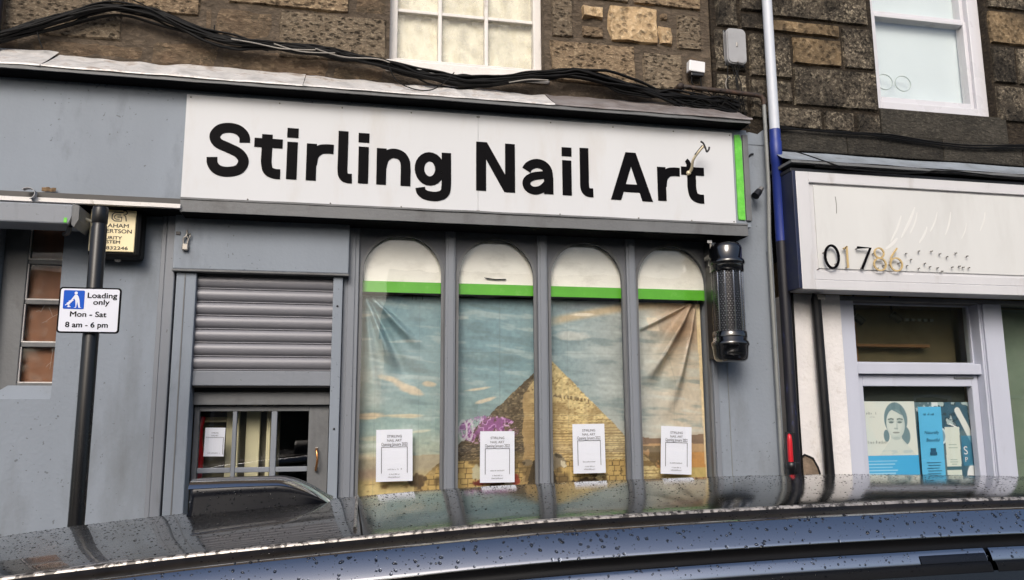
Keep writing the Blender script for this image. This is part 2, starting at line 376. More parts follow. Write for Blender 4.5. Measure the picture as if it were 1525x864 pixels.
def tag(o, label, cat, group=None):
    o['label'] = label; o['category'] = cat
    if group: o['group'] = group
    return o
def thing(name, label, cat, base=(0, 0, 0), group=None):
    o = bpy.data.objects.new(name, None); COL.objects.link(o); o.location = base
    o.empty_display_size = .1
    ORIG[o.name] = Vector(base); return tag(o, label, cat, group)
def kind(o, k): o['kind'] = k; return o
def copy_tree(o, parent=None, shift=(0, 0, 0)):
    c = o.copy(); COL.objects.link(c)
    if parent is not None: c.parent = parent
    c.location = o.location + Vector(shift)
    for ch in list(o.children): copy_tree(ch, c)
    return c
def bx(name, mat, parent, x0, x1, y0, y1, z0, z1, b=.003):
    return MB().box(x0, x1, y0, y1, z0, z1, b).build(name, mat, parent)
def frame_mb(x0, x1, z0, z1, y0, y1, wl, wr, wt, wb, b=.003):
    m = MB()
    m.box(x0, x0 + wl, y0, y1, z0, z1, b); m.box(x1 - wr, x1, y0, y1, z0, z1, b)
    if wt: m.box(x0 + wl, x1 - wr, y0, y1, z1 - wt, z1, b)
    if wb: m.box(x0 + wl, x1 - wr, y0, y1, z0, z0 + wb, b)
    return m
def scribble(x0, x1, z, h, y, mat, parent, seed=1, script=False):
    # a line of print too small to read: short strokes of uneven height
    q = random.Random(seed); m = MB(); x = x0
    while x < x1:
        w_ = h * q.uniform(.25, .55); hh = h * q.uniform(.55, 1.0)
        if q.random() > .15:
            m.box(x, x + w_ * .4, y, y + .0004, z, z + hh)
            if q.random() > .4: m.box(x + w_ * .4, x + w_, y, y + .0004, z + hh * (.45 if script else .7), z + hh * (.62 if script else .9))
        x += w_ * 1.35
    return m.build('small_print', mat, parent)
def spline(pts, n=6):
    """Catmull-Rom through the points"""
    P = [Vector(p) for p in pts]; out = []
    for i in range(len(P) - 1):
        a = P[max(i - 1, 0)]; b = P[i]; c = P[i + 1]; d = P[min(i + 2, len(P) - 1)]
        for k in range(n):
            t = k / n
            out.append(.5 * ((2 * b) + (c - a) * t + (2 * a - 5 * b + 4 * c - d) * t * t + (3 * b - a - 3 * c + d) * t ** 3))
    out.append(P[-1]); return out
def ribbon(pts, w, n=7, smooth=True):
    P = spline([(x, z, 0) for x, z in pts], n) if smooth else [Vector((x, z, 0)) for x, z in pts]
    A = []; B = []
    for i, p in enumerate(P):
        t = (P[min(i + 1, len(P) - 1)] - P[max(i - 1, 0)]).normalized()
        nrm = Vector((-t.y, t.x, 0)); ww = w if not callable(w) else w(i / (len(P) - 1))
        A.append((p.x + nrm.x * ww / 2, p.y + nrm.y * ww / 2)); B.append((p.x - nrm.x * ww / 2, p.y - nrm.y * ww / 2))
    return A, B
def thick_text(me, co, mn, sx, sz, x0, z0, y, og, mat, parent, name, thick, skew):
    m = MB(); fs = [tuple(p.vertices) for p in me.polygons]; bpy.data.meshes.remove(me)
    for k, (dx, dz_) in enumerate(((-1, 0), (1, 0), (0, .7), (0, -.7), (.7, .5), (-.7, -.5))):
        m.add([(x0 + (c[0] - mn) * sx + skew * c[1] * sz + dx * thick, y - .00012 * k, z0 + c[1] * sz + dz_ * thick) for c in co], fs)
    return m.build(name, mat, parent)
def text_mesh(body, x0, x1, z0, y, mat, parent, name='lettering', bold=0., size=None, spacing=1., align='FIT', depth=0.0, skew=0., thick=0.):
    """body set flat on the plane y, spanning x0..x1, standing on z0"""
    cu = bpy.data.curves.new('t', 'FONT'); cu.body = body; cu.offset = bold; cu.space_character = spacing; cu.extrude = 0
    cu.resolution_u = 4
    o = bpy.data.objects.new('t', cu); COL.objects.link(o)
    dg = bpy.context.evaluated_depsgraph_get(); dg.update()
    me = bpy.data.meshes.new_from_object(o.evaluated_get(dg))
    bpy.data.objects.remove(o); bpy.data.curves.remove(cu)
    co = np.zeros(len(me.vertices) * 3); me.vertices.foreach_get('co', co); co = co.reshape(-1, 3)
    mn, mx = co[:, 0].min(), co[:, 0].max()
    sx = (x1 - x0) / (mx - mn); sz = sx if size is None else size
    og = origin(parent)
    if thick:
        return thick_text(me, co, mn, sx, sz, x0, z0, y, og, mat, parent, name, thick, skew)
    out = np.stack([x0 + (co[:, 0] - mn) * sx - og.x + skew * co[:, 1] * sz, np.full(len(co), y - og.y), z0 + co[:, 1] * sz - og.z], 1)
    me.vertices.foreach_set('co', out.ravel()); me.materials.clear(); me.materials.append(mat); me.update()
    me.name = name
    q = bpy.data.objects.new(name, me); COL.objects.link(q); q.parent = parent; ORIG[q.name] = og
    return q
def rrect(x0, x1, z0, z1, r, n=5):
    out = []
    for cx, cz, a0 in ((x1 - r, z1 - r, 0), (x0 + r, z1 - r, 90), (x0 + r, z0 + r, 180), (x1 - r, z0 + r, 270)):
        for k in range(n + 1):
            a = R(a0 + 90 * k / n); out.append((cx + r * math.cos(a), cz + r * math.sin(a)))
    return out
def nz(x, y, z=0., s=1.): return mnoise.noise(Vector((x * s, y * s, z)))

# ------------------------------------------------------------------ ground
kind(MB().box(-60, 60, -5.0, 3.1, -.3, 0).build('road', asphalt), 'structure')
kind(MB().box(-60, 60, 3.25, 4.9, -.3, .12).build('pavement', paving), 'structure')
kind(MB().box(-60, 60, 3.1, 3.25, -.3, .125, .02).build('kerb', kerb_m), 'structure')
kind(MB().box(-60, 60, -6.2, -5.0, -.3, .12).build('pavement', paving), 'structure')
kind(MB().box(-400, 400, -400, 400, -.5, -.32).build('ground', asphalt), 'structure')

# ------------------------------------------------------------------ stone walls
def stone(rect, mat, parent, y, proud=.02, rough=.006, ragged=.012, seed=0, rim=.010, sink=.012):
    x0, z0, x1, z1 = rect; wx, wz = x1 - x0, z1 - z0
    nx = max(4, min(10, int(wx / .06))); nzz = max(4, min(7, int(wz / .05)))
    sd = seed * 3.7
    def fn(u, v):
        ed = min(u, 1 - u, v, 1 - v)
        e1x, e1z = rim / wx, rim / wz
        i, j = round(u * nx), round(v * nzz)
        if i == 1: u = e1x
        elif i == nx - 1: u = 1 - e1x
        elif 1 < i < nx - 1: u = e1x + (i - 1) / (nx - 2) * (1 - 2 * e1x)
        if j == 1: v = e1z
        elif j == nzz - 1: v = 1 - e1z
        elif 1 < j < nzz - 1: v = e1z + (j - 1) / (nzz - 2) * (1 - 2 * e1z)
        x = x0 + u * wx; z = z0 + v * wz
        x += ragged * nz(z * 9 + sd, u * 3, 1.3) * (1.6 if ed == 0 else .5); z += ragged * nz(x * 9 + sd, v * 3, 5.1) * (1.6 if ed == 0 else .5)
        yy = y - proud + rough * 1.6 * nz(x * 11 + sd, z * 11, 2.2)
        if ed == 0: yy = y + sink
        return (x, yy, z)
    m = MB().grid(nx, nzz, fn, False)
    return m.build('stone', mat, parent)

bL = thing('sandstone_building', 'rough brown sandstone wall with wide smeared mortar above the white shop sign', 'building', (.3, 4.9, 3.7))
def wall_mb(x0, x1, z0, z1, y, holes, ydeep=5.1):
    """wall sheet with rectangular openings: solid boxes around them"""
    m = MB(); xs = sorted({x0, x1, *[h[0] for h in holes], *[h[1] for h in holes]})
    for a, b in zip(xs[:-1], xs[1:]):
        segs = [(z0, z1)]
        for h in holes:
            if a >= h[0] - 1e-6 and b <= h[1] + 1e-6:
                new = []
                for s0, s1 in segs:
                    if h[2] > s0: new.append((s0, min(h[2], s1)))
                    if h[3] < s1: new.append((max(h[3], s0), s1))
                segs = new
        for s0, s1 in segs: m.box(a, b, y, ydeep, s0, s1)
    return m
wl = wall_mb(-6, 2.36, 3.6, 7.6, 4.72, [(.222, 1.208, 4.095, 5.9)]).build('wall', mortar_l, bL)
Ls = [(-1.924, 4.066, -1.305, 4.459, 'a'), (-1.292, 4.258, -.887, 4.52, 'b'), (-.859, 4.165, -.811, 4.326, 'd'), (-.802, 4.15, -.467, 4.338, 'd'),
      (-.436, 4.053, .205, 4.358, 'a'), (-.737, 4.366, -.022, 4.602, 'b'), (-.002, 4.38, .205, 4.658, 'd'), (-1.793, 3.955, -1.18, 4.052, 'd'),
      (-1.152, 3.928, -.774, 4.101, 'd'), (-.752, 3.921, -.137, 4.09, 'd'), (-.116, 3.937, .205, 4.04, 'd'),
      (-2.6, 4.1, -1.96, 4.45, 'a'), (-2.7, 3.9, -1.83, 4.05, 'd'), (-1.9, 4.49, -1.32, 4.75, 'b'), (-1.28, 4.55, -.77, 4.85, 'a'), (-.73, 4.64, .18, 4.95, 'a'), (-2.7, 4.5, -1.95, 4.85, 'd'),
      (1.25, 4.345, 1.403, 4.797, 'a'), (1.452, 4.484, 1.614, 4.588, 'c'), (1.458, 4.358, 1.61, 4.442, 'b'), (1.644, 4.346, 1.982, 4.609, 'c'),
      (2.004, 4.53, 2.061, 4.588, 'b'), (1.998, 4.349, 2.085, 4.488, 'c'), (2.119, 4.336, 2.298, 4.587, 'a'), (1.82, 4.625, 2.303, 4.884, 'b'),
      (1.428, 4.626, 1.79, 4.832, 'a'), (1.24, 4.04, 1.822, 4.325, 'b'), (1.872, 4.035, 2.15, 4.299, 'a'), (2.175, 3.986, 2.294, 4.3, 'd'),
      (1.25, 4.83, 1.8, 5.1, 'a'), (1.83, 4.91, 2.3, 5.2, 'a')]
SM = {'a': stone_a, 'b': stone_b, 'c': stone_c, 'd': stone_d, 'e': stone_e, 'f': stone_f}
for i, q in enumerate(Ls):
    k = q[4]
    stone(q[:4], SM[k], wl, 4.72, proud={'a': .016, 'b': .018, 'c': .03, 'd': .004}[k], rim=.035 if k == 'd' else .012, sink=.002 if k == 'd' else .012, rough={'a': .006, 'b': .009, 'c': .016, 'd': .004}[k], ragged=.014 if k != 'c' else .03, seed=i)

def more_stones(parent, y, area, taken, kinds, hmin, hmax, seed, gap=.02, **kw):
    # the same coursing carried on over the rest of the wall
    x0, z0, x1, z1 = area; q = random.Random(seed); z = z0; n = 0
    while z < z1 - .05:
        h = q.uniform(hmin, hmax); x = x0 - q.uniform(0, .3)
        while x < x1 - .1:
            w_ = q.uniform(.25, .75); r = (max(x, x0), z, min(x + w_, x1), min(z + h, z1))
            if r[2] - r[0] > .08 and not any(r[0] < t[2] and r[2] > t[0] and r[1] < t[3] and r[3] > t[1] for t in taken):
                stone(r, SM[q.choice(kinds)], parent, y, seed=seed + n, **kw); n += 1
            x += w_ + gap
        z += h + gap
hole = (.15, 3.9, 1.26, 6.0)
tk = [q[:4] for q in Ls] + [hole]
more_stones(wl, 4.72, (-5.2, 3.95, -2.75, 5.6), tk, 'abda', .24, .34, 300, gap=.05, proud=.016)
more_stones(wl, 4.72, (-2.7, 4.98, 2.32, 5.9), tk + [(1.2, 4.0, 1.85, 5.13), (1.8, 4.8, 2.36, 5.23)], 'abad', .24, .34, 340, gap=.05, proud=.016)
# upper sash window
sw = MB()
sw.box(.222, .275, 4.80, 4.9, 4.146, 6.0, .006); sw.box(1.155, 1.208, 4.80, 4.9, 4.146, 6.0, .006)
sw.box(.222, 1.208, 4.79, 4.9, 4.095, 4.146, .006); sw.box(.222, 1.208, 4.80, 4.9, 5.85, 5.9, .004)
swin = sw.build('sash_window', old_white, bL)
for x in (.545, .846): bx('glazing_bar', old_white, swin, x - .012, x + .012, 4.815, 4.87, 4.146, 5.85, .004)
for z in (4.482, 4.82):
    for a, b in ((.275, .533), (.557, .834), (.858, 1.155)): bx('glazing_bar', old_white, swin, a, b, 4.818, 4.868, z - .011, z + .011, .004)
zs = [4.146, 4.471, 4.809, 5.85]; xs = [(.275, .533), (.557, .834), (.858, 1.155)]
for a, b in xs:
    for z0, z1 in ((4.146, 4.471), (4.493, 4.809), (4.831, 5.85)): bx('pane', glass_old, swin, a, b, 4.84, 4.844, z0, z1, 0)
bx('backing_panel', net_m, swin, .23, 1.2, 4.875, 4.885, 4.12, 5.88, 0)
bx('window_sill', old_white, bL, .2, 1.235, 4.70, 4.80, 4.02, 4.093, .008)

bR = thing('sooty_stone_building', 'soot blackened coursed stone wall above the white shop box', 'building', (3.6, 4.9, 3.7))
wr = wall_mb(2.364, 9, 3.62, 7.6, 4.705, [(3.60, 4.55, 4.035, 6.1)]).build('wall', mortar_d, bR)
Us = [(2.398, 4.52, 2.563, 4.921), (2.581, 4.653, 2.773, 4.943), (2.575, 4.515, 2.77, 4.643), (2.38, 4.204, 2.612, 4.507), (2.625, 4.182, 2.765, 4.499),
      (2.372, 3.904, 2.604, 4.189), (2.617, 3.882, 2.775, 4.169), (2.795, 4.63, 3.566, 5.006), (2.8, 4.518, 3.335, 4.618), (2.785, 4.184, 2.946, 4.498),
      (2.958, 4.298, 3.331, 4.503), (3.343, 4.3, 3.59, 4.615), (2.95, 4.0, 3.59, 4.288), (2.79, 4.01, 2.938, 4.171), (2.79, 3.83, 3.146, 3.99),
      (3.159, 3.83, 3.396, 3.985), (3.412, 3.83, 3.6, 3.985),
      (4.565, 4.88, 5.2, 5.2), (4.56, 4.6, 5.325, 4.868), (4.56, 4.296, 4.76, 4.588), (4.772, 4.296, 5.283, 4.588), (4.56, 4.0, 5.239, 4.284),
      (3.0, 5.02, 3.59, 5.3), (2.39, 4.95, 2.75, 5.2)]
for i, q in enumerate(Us):
    q = (q[0] + .003, q[1] + .003, q[2] - .003, q[3] - .003)
    stone(q, SM['f' if i in (8, 10, 18) else 'e'], wr, 4.705, proud=.02, rough=.008, ragged=.008, seed=50 + i)
tk = [q[:4] for q in Us] + [(3.58, 3.9, 4.56, 6.15)]
more_stones(wr, 4.705, (5.34, 3.84, 6.6, 5.6), tk, 'eeef', .24, .32, 400, gap=.01, proud=.02, rough=.008, ragged=.008)
more_stones(wr, 4.705, (2.39, 5.31, 6.6, 6.2), tk, 'eeef', .24, .32, 440, gap=.01, proud=.02, rough=.008, ragged=.008)
# long dark sill course under the window
for a, b in ((2.8, 3.3), (3.305, 4.05), (4.055, 4.7), (4.705, 6.0)):
    bx('sill_stone', sill_m, wr, a, b, 4.66, 4.72, 3.665, 3.82, .008)
bx('window_sill', sill_m, bR, 3.60, 4.62, 4.685, 4.79, 3.826, 4.03, .008)
uw = MB()
uw.box(3.60, 3.66, 4.76, 4.88, 4.035, 6.05, .006); uw.box(4.455, 4.55, 4.76, 4.88, 4.035, 6.05, .006)
uw.box(3.66, 4.455, 4.76, 4.88, 4.035, 4.115, .006)
uwin = uw.build('upper_window', upvc, bR)
sf = frame_mb(3.66, 4.455, 4.118, 4.80, 4.785, 4.86, .03, .030, .028, .042, .004); sf.build('sash', upvc, uwin)
sf = frame_mb(3.66, 4.455, 4.803, 5.95, 4.80, 4.87, .03, .030, .05, .022, .004); sf.build('sash', upvc, uwin)
bx('pane', glass_mat('bright_pane', ior=1.9), uwin, 3.688, 4.427, 4.82, 4.826, 4.158, 4.774, 0)
bx('pane', MATS['bright_pane'], uwin, 3.688, 4.427, 4.835, 4.841, 4.824, 5.9, 0)
bx('pale_blind', blind_c, uwin, 3.68, 4.44, 4.872, 4.878, 4.12, 5.95, 0)
ring = MB()
pale_ring = pmat('pale_ring', (176, 190, 190), .5)
for cx in (3.752, 3.902):
    MB().tube([(cx +   .064 * math.cos(a), 4.8185, 4.288 + .058 * math.sin(a)) for a in np.linspace(0, 2 * math.pi, 25)], .0035, 6, False).build('round_sticker', pale_ring, uwin)
hg = MB()
for i in range(9):
    x = 4.28 + i * .028; hg.tube([(x, 4.755, 4.05), (x + .006, 4.745, 4.02 - .02 * random.random()), (x + .002, 4.75, 3.975 - .02 * random.random())], .0025, 5)
hg.build('hanging_straws', pale_cable, uwin)
# wall mass behind, keeps daylight out of the rooms
kind(MB().box(-6, 9, 7.2, 7.4, 0, 7.6).build('rear_wall', mortar_d), 'structure')
kind(MB().box(-6, 9, 5.12, 7.2, 7.4, 7.6).build('flat_roof', slate), 'structure')

# ------------------------------------------------------------------ grey shopfront
sf = thing('grey_shopfront', 'grey painted shopfront with four arched windows beneath the white sign', 'shopfront', (.6, 4.75, .12))
# left rendered wall with a window opening
wmb = wall_mb(-4, -.985, 0.1, 3.1, 4.70, [(-1.83, -1.512, 2.026, 3.0)], 4.9)
side = wmb.build('side_wall', grey_wall, sf)
bx('moulding', grey_wood, sf, -1.012, -.986, 4.685, 4.72, .12, 3.06, .004)
bx('moulding', grey_wood, sf, -.984, -.93, 4.672, 4.74, .12, 3.07, .006)
# old window in the left wall
lw = frame_mb(-1.828, -1.514, 2.03, 3.0, 4.775, 4.84, .118, .004, .02, .085, .004).build('side_window', grey_dark, sf)
MB().add([(-1.83, 4.70, 2.026), (-1.514, 4.70, 2.026), (-1.514, 4.775, 2.10), (-1.75, 4.775, 2.10)], [(0, 1, 2, 3)]).build('sloped_sill', grey_wall, lw)
wb = [2.113, 2.320, 2.553, 2.776, 2.985]
for i in range(4):
    z0, z1 = wb[i] + (.012 if i else 0), wb[i + 1] - .012
    bx('pane', glass_mat('scratched_glass', ior=1.35, dirt=.10) if i == 0 else MATS['scratched_glass'], lw, -1.71, -1.518, 4.80, 4.804, z0, z1, 0)
    if i < 3: bx('glazing_bar', grey_dark, lw, -1.71, -1.518, 4.785, 4.825, wb[i + 1] - .012, wb[i + 1] + .012, .003)
    m = MB()
    m.box(-1.712, -1.704, 4.786, 4.799, z0, z1, .002); m.box(-1.704, -1.518, 4.786, 4.799, z0, z0 + .007, .002)
    m.build('putty_edge', old_white, lw)
bx('inner_board', board_m, lw, -1.83, -1.50, 4.83, 4.845, 2.0, 3.0, 0)
sc = MB()
for (x, z, l, a) in ((-1.63, 2.50, .05, 1.1), (-1.60, 2.45, .07, .6), (-1.57, 2.48, .05, 2.0), (-1.62, 2.44, .03, .2), (-1.56, 2.19, .13, 1.5), (-1.58, 2.2, .04, .8), (-1.655, 2.5, .025, .2)):
    sc.tube([(x, 4.797, z), (x + l * math.cos(a) * .5, 4.7965, z + l * math.sin(a) * .5 + .004), (x + l * math.cos(a), 4.797, z + l * math.sin(a))], .0009, 5)
sc.build('scratches', pale_cable, lw)

# fascia, cornice, ledge
fa = MB(); fa.box(-4, 2.511, 4.572, 4.9, 3.10, 3.746, .004); fa.build('fascia_board', grey, sf)
def wob(x0, x1, ya, yb, za, zb, n=60, amp=.004, sd=0.):
    """long board whose street edge is not quite straight"""
    m = MB(); vs = []
    for i in range(n + 1):
        x = x0 + (x1 - x0) * i / n; d = amp * nz(x * 2.3 + sd, .4) + amp * .5 * nz(x * 11 + sd, 1.4); e = amp * .6 * nz(x * 5 + sd, 9.)
        vs += [(x, ya + d, za + e), (x, ya + d * .8, zb + e), (x, yb, zb), (x, yb, za)]
    fs = [(4 * i + a, 4 * i + 4 + a, 4 * i + 4 + (a + 1) % 4, 4 * i + (a + 1) % 4) for i in range(n) for a in range(4)]
    fs += [(0, 1, 2, 3), (4 * n + 3, 4 * n + 2, 4 * n + 1, 4 * n)]
    return m.add(vs, fs)
o = wob(-4, 2.481, 4.457, 4.8, 3.750, 3.775, 90, .005).build('cornice', grey_dark, sf); recalc(o)
o = wob(-.89, 2.446, 4.50, 4.73, 3.026, 3.092, 60, .003, 4).build('ledge', grey_dark, sf); recalc(o)  # ledge coloured darker to stand in for shade on its front
o = wob(-.89, 2.446, 4.494, 4.506, 3.0935, 3.104, 60, .003, 7).build('ledge_lip', grey_dark, sf); recalc(o)
o = wob(-4, -.885, 4.48, 4.51, 3.040, 3.062, 50, .004, 9).build('pale_strip', old_white, sf); recalc(o)
bx('strip_back_shade', black, sf, -4, -.885, 4.51, 4.70, 3.045, 3.098, 0)  # black fill stands in for the shade in this recess
under = pmat('shaded_underside', (13, 13, 16), .9, var=.2, spec=.1)  # near-black boards added as the shade under ledge, cornice and strip
bx('soffit_shade', under, sf, -.885, 2.438, 4.512, 4.70, 3.0215, 3.0255, 0)
bx('soffit_shade', under, sf, -4, 2.475, 4.468, 4.80, 3.7466, 3.7492, 0)
bx('soffit_shade', under, sf, -4, -.89, 4.514, 4.70, 3.0385, 3.0445, 0)
# lead sheets dressed over the cornice
def lead(x0, x1, mat, ztop, ph, crumple=.012):
    n = int((x1 - x0) / .028); k = 9
    def fn(u, v):
        x = x0 + u * (x1 - x0)
        zt = ztop + .020 * nz(x * 2.1, 2.) + .012 * nz(x * 8, 5.)
        if v < .12: y = 4.449 + .003 * nz(x * 7, 3 + ph); z = 3.770 + v / .12 * .009 + .003 * nz(x * 9, ph)
        else:
            t = max(0, (v - .12) / .88)
            y = 4.449 + t * .255; z = 3.779 + (zt - 3.779) * t ** 1.1
            c = crumple * math.sin(math.pi * min(1, t * 1.05)) * min(1, 8 * u, 8 * (1 - u))
            y += c * (nz(x * 6, t * 3, ph) + .7 * nz(x * 16, t * 7, ph + 2)); z += c * (nz(x * 9, t * 5, ph + 4))
        return (x, y - (.004 if u in (0, 1) else 0), z + .003 * nz(x * 5, ph))
    m = MB().grid(n, k, fn, True).build('lead_sheet', mat, sf)
for a, b, mt, zt, ph, cr in ((-4, -1.62, lead_m, 3.965, .2, .022), (-1.617, -.27, lead_m, 3.95, 1.7, .024), (-.267, 1.2, lead_m, 3.94, 3.1, .026), (1.203, 2.49, lead_dk, 3.945, 6.2, .008)):
    lead(a, b, mt, zt, ph, cr)
# green strip at the end of the fascia
g = MB(); A = []; B = []
for i in range(15):
    z = 3.146 + (3.705 - 3.146) * i / 14
    A.append((2.420 + .003 * nz(z * 12, 3), z)); B.append((2.468 + .003 * nz(z * 12, 8) - (.012 if i == 14 else 0), z + (.006 if i == 14 else 0)))
o = g.strip(A, B, 4.563, 4.574).build('green_strip', green_wood, sf); recalc(o)
bx('end_board', grey_dark, sf, 2.474, 2.511, 4.556, 4.60, 3.14, 3.71, .003)
# wall to the right of the windows
rw = wall_mb(2.27, 2.72, .1, 3.09, 4.70, [], 4.9); rw.box(2.513, 2.72, 4.70, 4.9, 3.09, 3.70); 
rwall = rw.build('end_wall', grey_wall, sf)
pz = [(2.513, 3.70), (2.513, 3.79), (2.55, 3.775), (2.60, 3.785), (2.66, 3.775), (2.69, 3.80), (2.72, 3.82), (2.72, 3.70)]
MB().prism(pz, 4.696, 4.715).build('peeling_paint', grey, sf)
m = MB(); m.tube([(2.555, 4.69, 3.77), (2.565, 4.68, 3.70), (2.556, 4.685, 3.62), (2.546, 4.693, 3.56)], .004, 6); m.build('paint_curl', box_white, sf)
m = MB(); m.tube([(2.55, 4.697, 3.605), (2.585, 4.694, 3.615), (2.60, 4.694, 3.63), (2.62, 4.695, 3.635)], .006, 5); m.build('crack', black, sf)
for x in (2.70,): bx('moulding', grey_wood, sf, 2.675, 2.70, 4.682, 4.705, .12, 2.98, .006)
m = MB(); m.tube([(2.36, 4.697, 2.98), (2.362, 4.697, 1.6), (2.362, 4.697, .2)], .0022, 5); m.build('thin_wire', conduit_m, sf)
# pilaster strips around the arched windows
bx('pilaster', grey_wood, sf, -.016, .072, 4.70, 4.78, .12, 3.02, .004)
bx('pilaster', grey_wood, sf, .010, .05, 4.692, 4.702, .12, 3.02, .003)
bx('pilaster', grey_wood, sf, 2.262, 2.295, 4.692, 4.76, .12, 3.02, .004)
CX = [.324, .889, 1.4565, 2.0195]; HW = .2375; ZS = 2.758
bounds = [.072, .608, 1.1725, 1.743, 2.262]
arch_n = 20
def arch_frame(i):
    x0, x1 = bounds[i] + (.012 if i else 0), bounds[i + 1] - (.012 if i < 3 else 0); c = CX[i]
    m = MB()
    top = 3.026
    A = []; B = []
    for k in range(arch_n + 1):
        a = math.pi * k / arch_n
        px, pz_ = c - HW * math.cos(a), ZS + HW * math.sin(a)
        A.append((px, pz_)); B.append((min(max(c - (HW + .2) * math.cos(a) * 1.3, x0), x1) if 0 < k < arch_n else (x0 if k == 0 else x1), top if 1 < k < arch_n - 1 else (ZS if k in (0, arch_n) else top)))
    m.strip(A, B, 4.722, 4.765)
    m.box(x0, c - HW, 4.722, 4.765, 1.4, ZS); m.box(c + HW, x1, 4.722, 4.765, 1.4, ZS)
    m.box(x0, x1, 4.722, 4.765, 1.36, 1.4)
    o = m.build('arch_frame', grey_frame_shade, sf); recalc(o)
    # raised bead round the opening
    b = MB()
    pts = [(c - HW, 1.4), (c - HW, 2.2)] + [(c - HW * math.cos(math.pi * k / 24), ZS + HW * math.sin(math.pi * k / 24)) for k in range(25)] + [(c + HW, 2.2), (c + HW, 1.4)]
    A, B = ribbon(pts, .016, smooth=False)
    b.strip(A, B, 4.714, 4.7225); q = b.build('bead', grey_dark, o); recalc(q)
    bx('glass', glass, o, c - HW - .02, c + HW + .02, 4.750, 4.755, 1.39, 3.02, 0)
    return o
AF = [arch_frame(i) for i in range(4)]
for i in range(1, 4):
    x = bounds[i]
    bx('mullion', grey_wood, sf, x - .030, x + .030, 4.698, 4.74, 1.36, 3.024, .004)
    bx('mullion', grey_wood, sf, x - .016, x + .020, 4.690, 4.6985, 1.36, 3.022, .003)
bx('stall_riser', grey, sf, -.016, 2.29, 4.705, 4.88, .12, 1.355, .004)
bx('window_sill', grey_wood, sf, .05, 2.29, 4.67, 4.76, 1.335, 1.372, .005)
# green band and white sheet behind each pane
for i in range(4):
    c = CX[i]
    bx('green_band', green_m, AF[i], c - HW - .018, c + HW + .018, 4.7585, 4.7605, 2.653, 2.719, 0)
for c, dx, z, w_ in ((.889, .0, 2.752, .14), (.324, -.06, 2.72, .0)):
    if w_:
        t = MB().prism([(c - w_ / 2, z + .008), (c - w_ / 2 + .02, z - .002), (c, z - .006), (c + w_ / 2, z - .004), (c + w_ / 2 - .005, z + .003), (c, z + .001)], 4.7578, 4.7584); t.build('torn_slit', black_vinyl, AF[1])
t = MB()
for x in (.386, .408, .447): t.box(x, x + .003, 4.757, 4.758, 2.612, 2.638)
t.build('tape_scrap', black_vinyl, AF[0])

# shutter housing, guides, doorway
bx('shutter_box', grey, sf, -.937, .012, 4.636, 4.80, 2.735, 3.07, .006)
bx('box_lid', grey_dark, sf, -.940, .015, 4.632, 4.80, 2.722, 2.7345, .003)
bx('guide_rail', grey, sf, -.918, -.813, 4.66, 4.80, .12, 2.720, .005)
bx('guide_rail', grey, sf, -.072, -.018, 4.66, 4.80, .12, 2.720, .004)
bx('guide_trim', grey_dark, sf, -.875, -.869, 4.657, 4.661, .12, 2.715, 0)
m = MB()
for x, z in ((-.045, 2.55), (-.045, 1.86), (-.905, 2.9)): m.lathe(x, z, [(0, 4.656), (.006, 4.656), (.006, 4.662)], 10, 'y')
m.build('screw_hole', black, sf)
bx('door_head', grey_dark, sf, -.812, -.073, 4.765, 4.85, 1.995, 2.066, .003)
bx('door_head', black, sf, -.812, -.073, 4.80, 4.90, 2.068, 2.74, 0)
# door
dz0 = .15
dr = frame_mb(-.808, -.076, dz0, 1.992, 4.80, 4.845, .028, .112, .032, .25, .003).build('door', grey_dark, sf)
dxs = [(-.780, -.603), (-.580, -.394), (-.362, -.188)]
for x in ((-.603, -.580), (-.394, -.362)): bx('glazing_bar', grey_wood, dr, x[0], x[1], 4.803, 4.84, .40, 1.96, .004)
for z in (1.636, 1.2, .8):
    for a, b in dxs: bx('glazing_bar', grey_wood, dr, a, b, 4.805, 4.84, z - .014, z + .014, .004)
for a, b in dxs:
    for z0, z1 in ((1.65, 1.96), (1.214, 1.622), (.814, 1.186), (.40, .786)): bx('pane', glass, dr, a, b, 4.82, 4.824, z0, z1, 0)
h = MB(); h.tube(spline([(-.139, 4.80, 1.747), (-.139, 4.765, 1.742), (-.132, 4.752, 1.69), (-.139, 4.765, 1.636), (-.139, 4.80, 1.631)], 5), .0065, 10)
h.build('pull_handle', brass, dr)
h = MB(); h.box(-.147, -.131, 4.792, 4.80, 1.728, 1.756, .002); h.box(-.147, -.131, 4.792, 4.80, 1.622, 1.65, .002); h.build('handle_plate', steel, dr)

# rooms behind the glass
def room(x0, x1, y0, y1, z0, z1, mat):
    m = MB(); t = .05
    m.box(x0 - t, x0, y0, y1, z0, z1); m.box(x1, x1 + t, y0, y1, z0, z1); m.box(x0 - t, x1 + t, y1, y1 + t, z0, z1)
    m.box(x0 - t, x1 + t, y0, y1 + t, z1, z1 + t); m.box(x0 - t, x1 + t, y0, y1 + t, z0 - t, z0)
    return kind(m.build('room', mat), 'structure')
room(-.95, 2.66, 4.90, 6.9, .13, 3.05, room_dark)
room(3.05, 6.0, 4.90, 5.75, .13, 2.95, room_m)
t = thing('inner_door_frame', 'cream painted timber uprights seen through the middle door pane', 'door frame', (-.46, 5.0, .13))
for x0, x1, y in ((-.598, -.582, 4.93), (-.545, -.468, 4.95), (-.430, -.408, 4.94), (-.395, -.372, 4.93), (-.655, -.615, 4.95)): bx('upright', cream, t, x0, x1, y, y + .04, .13, 2.6, .004)
bx('cross_rail', cream, t, -.80, -.617, 4.97, 4.99, 1.90, 1.93, .004)
bx('olive_panel', pmat('olive_board', (104, 100, 82), .8, var=.1), t, -.86, -.36, 5.02, 5.04, .13, 2.05, 0)
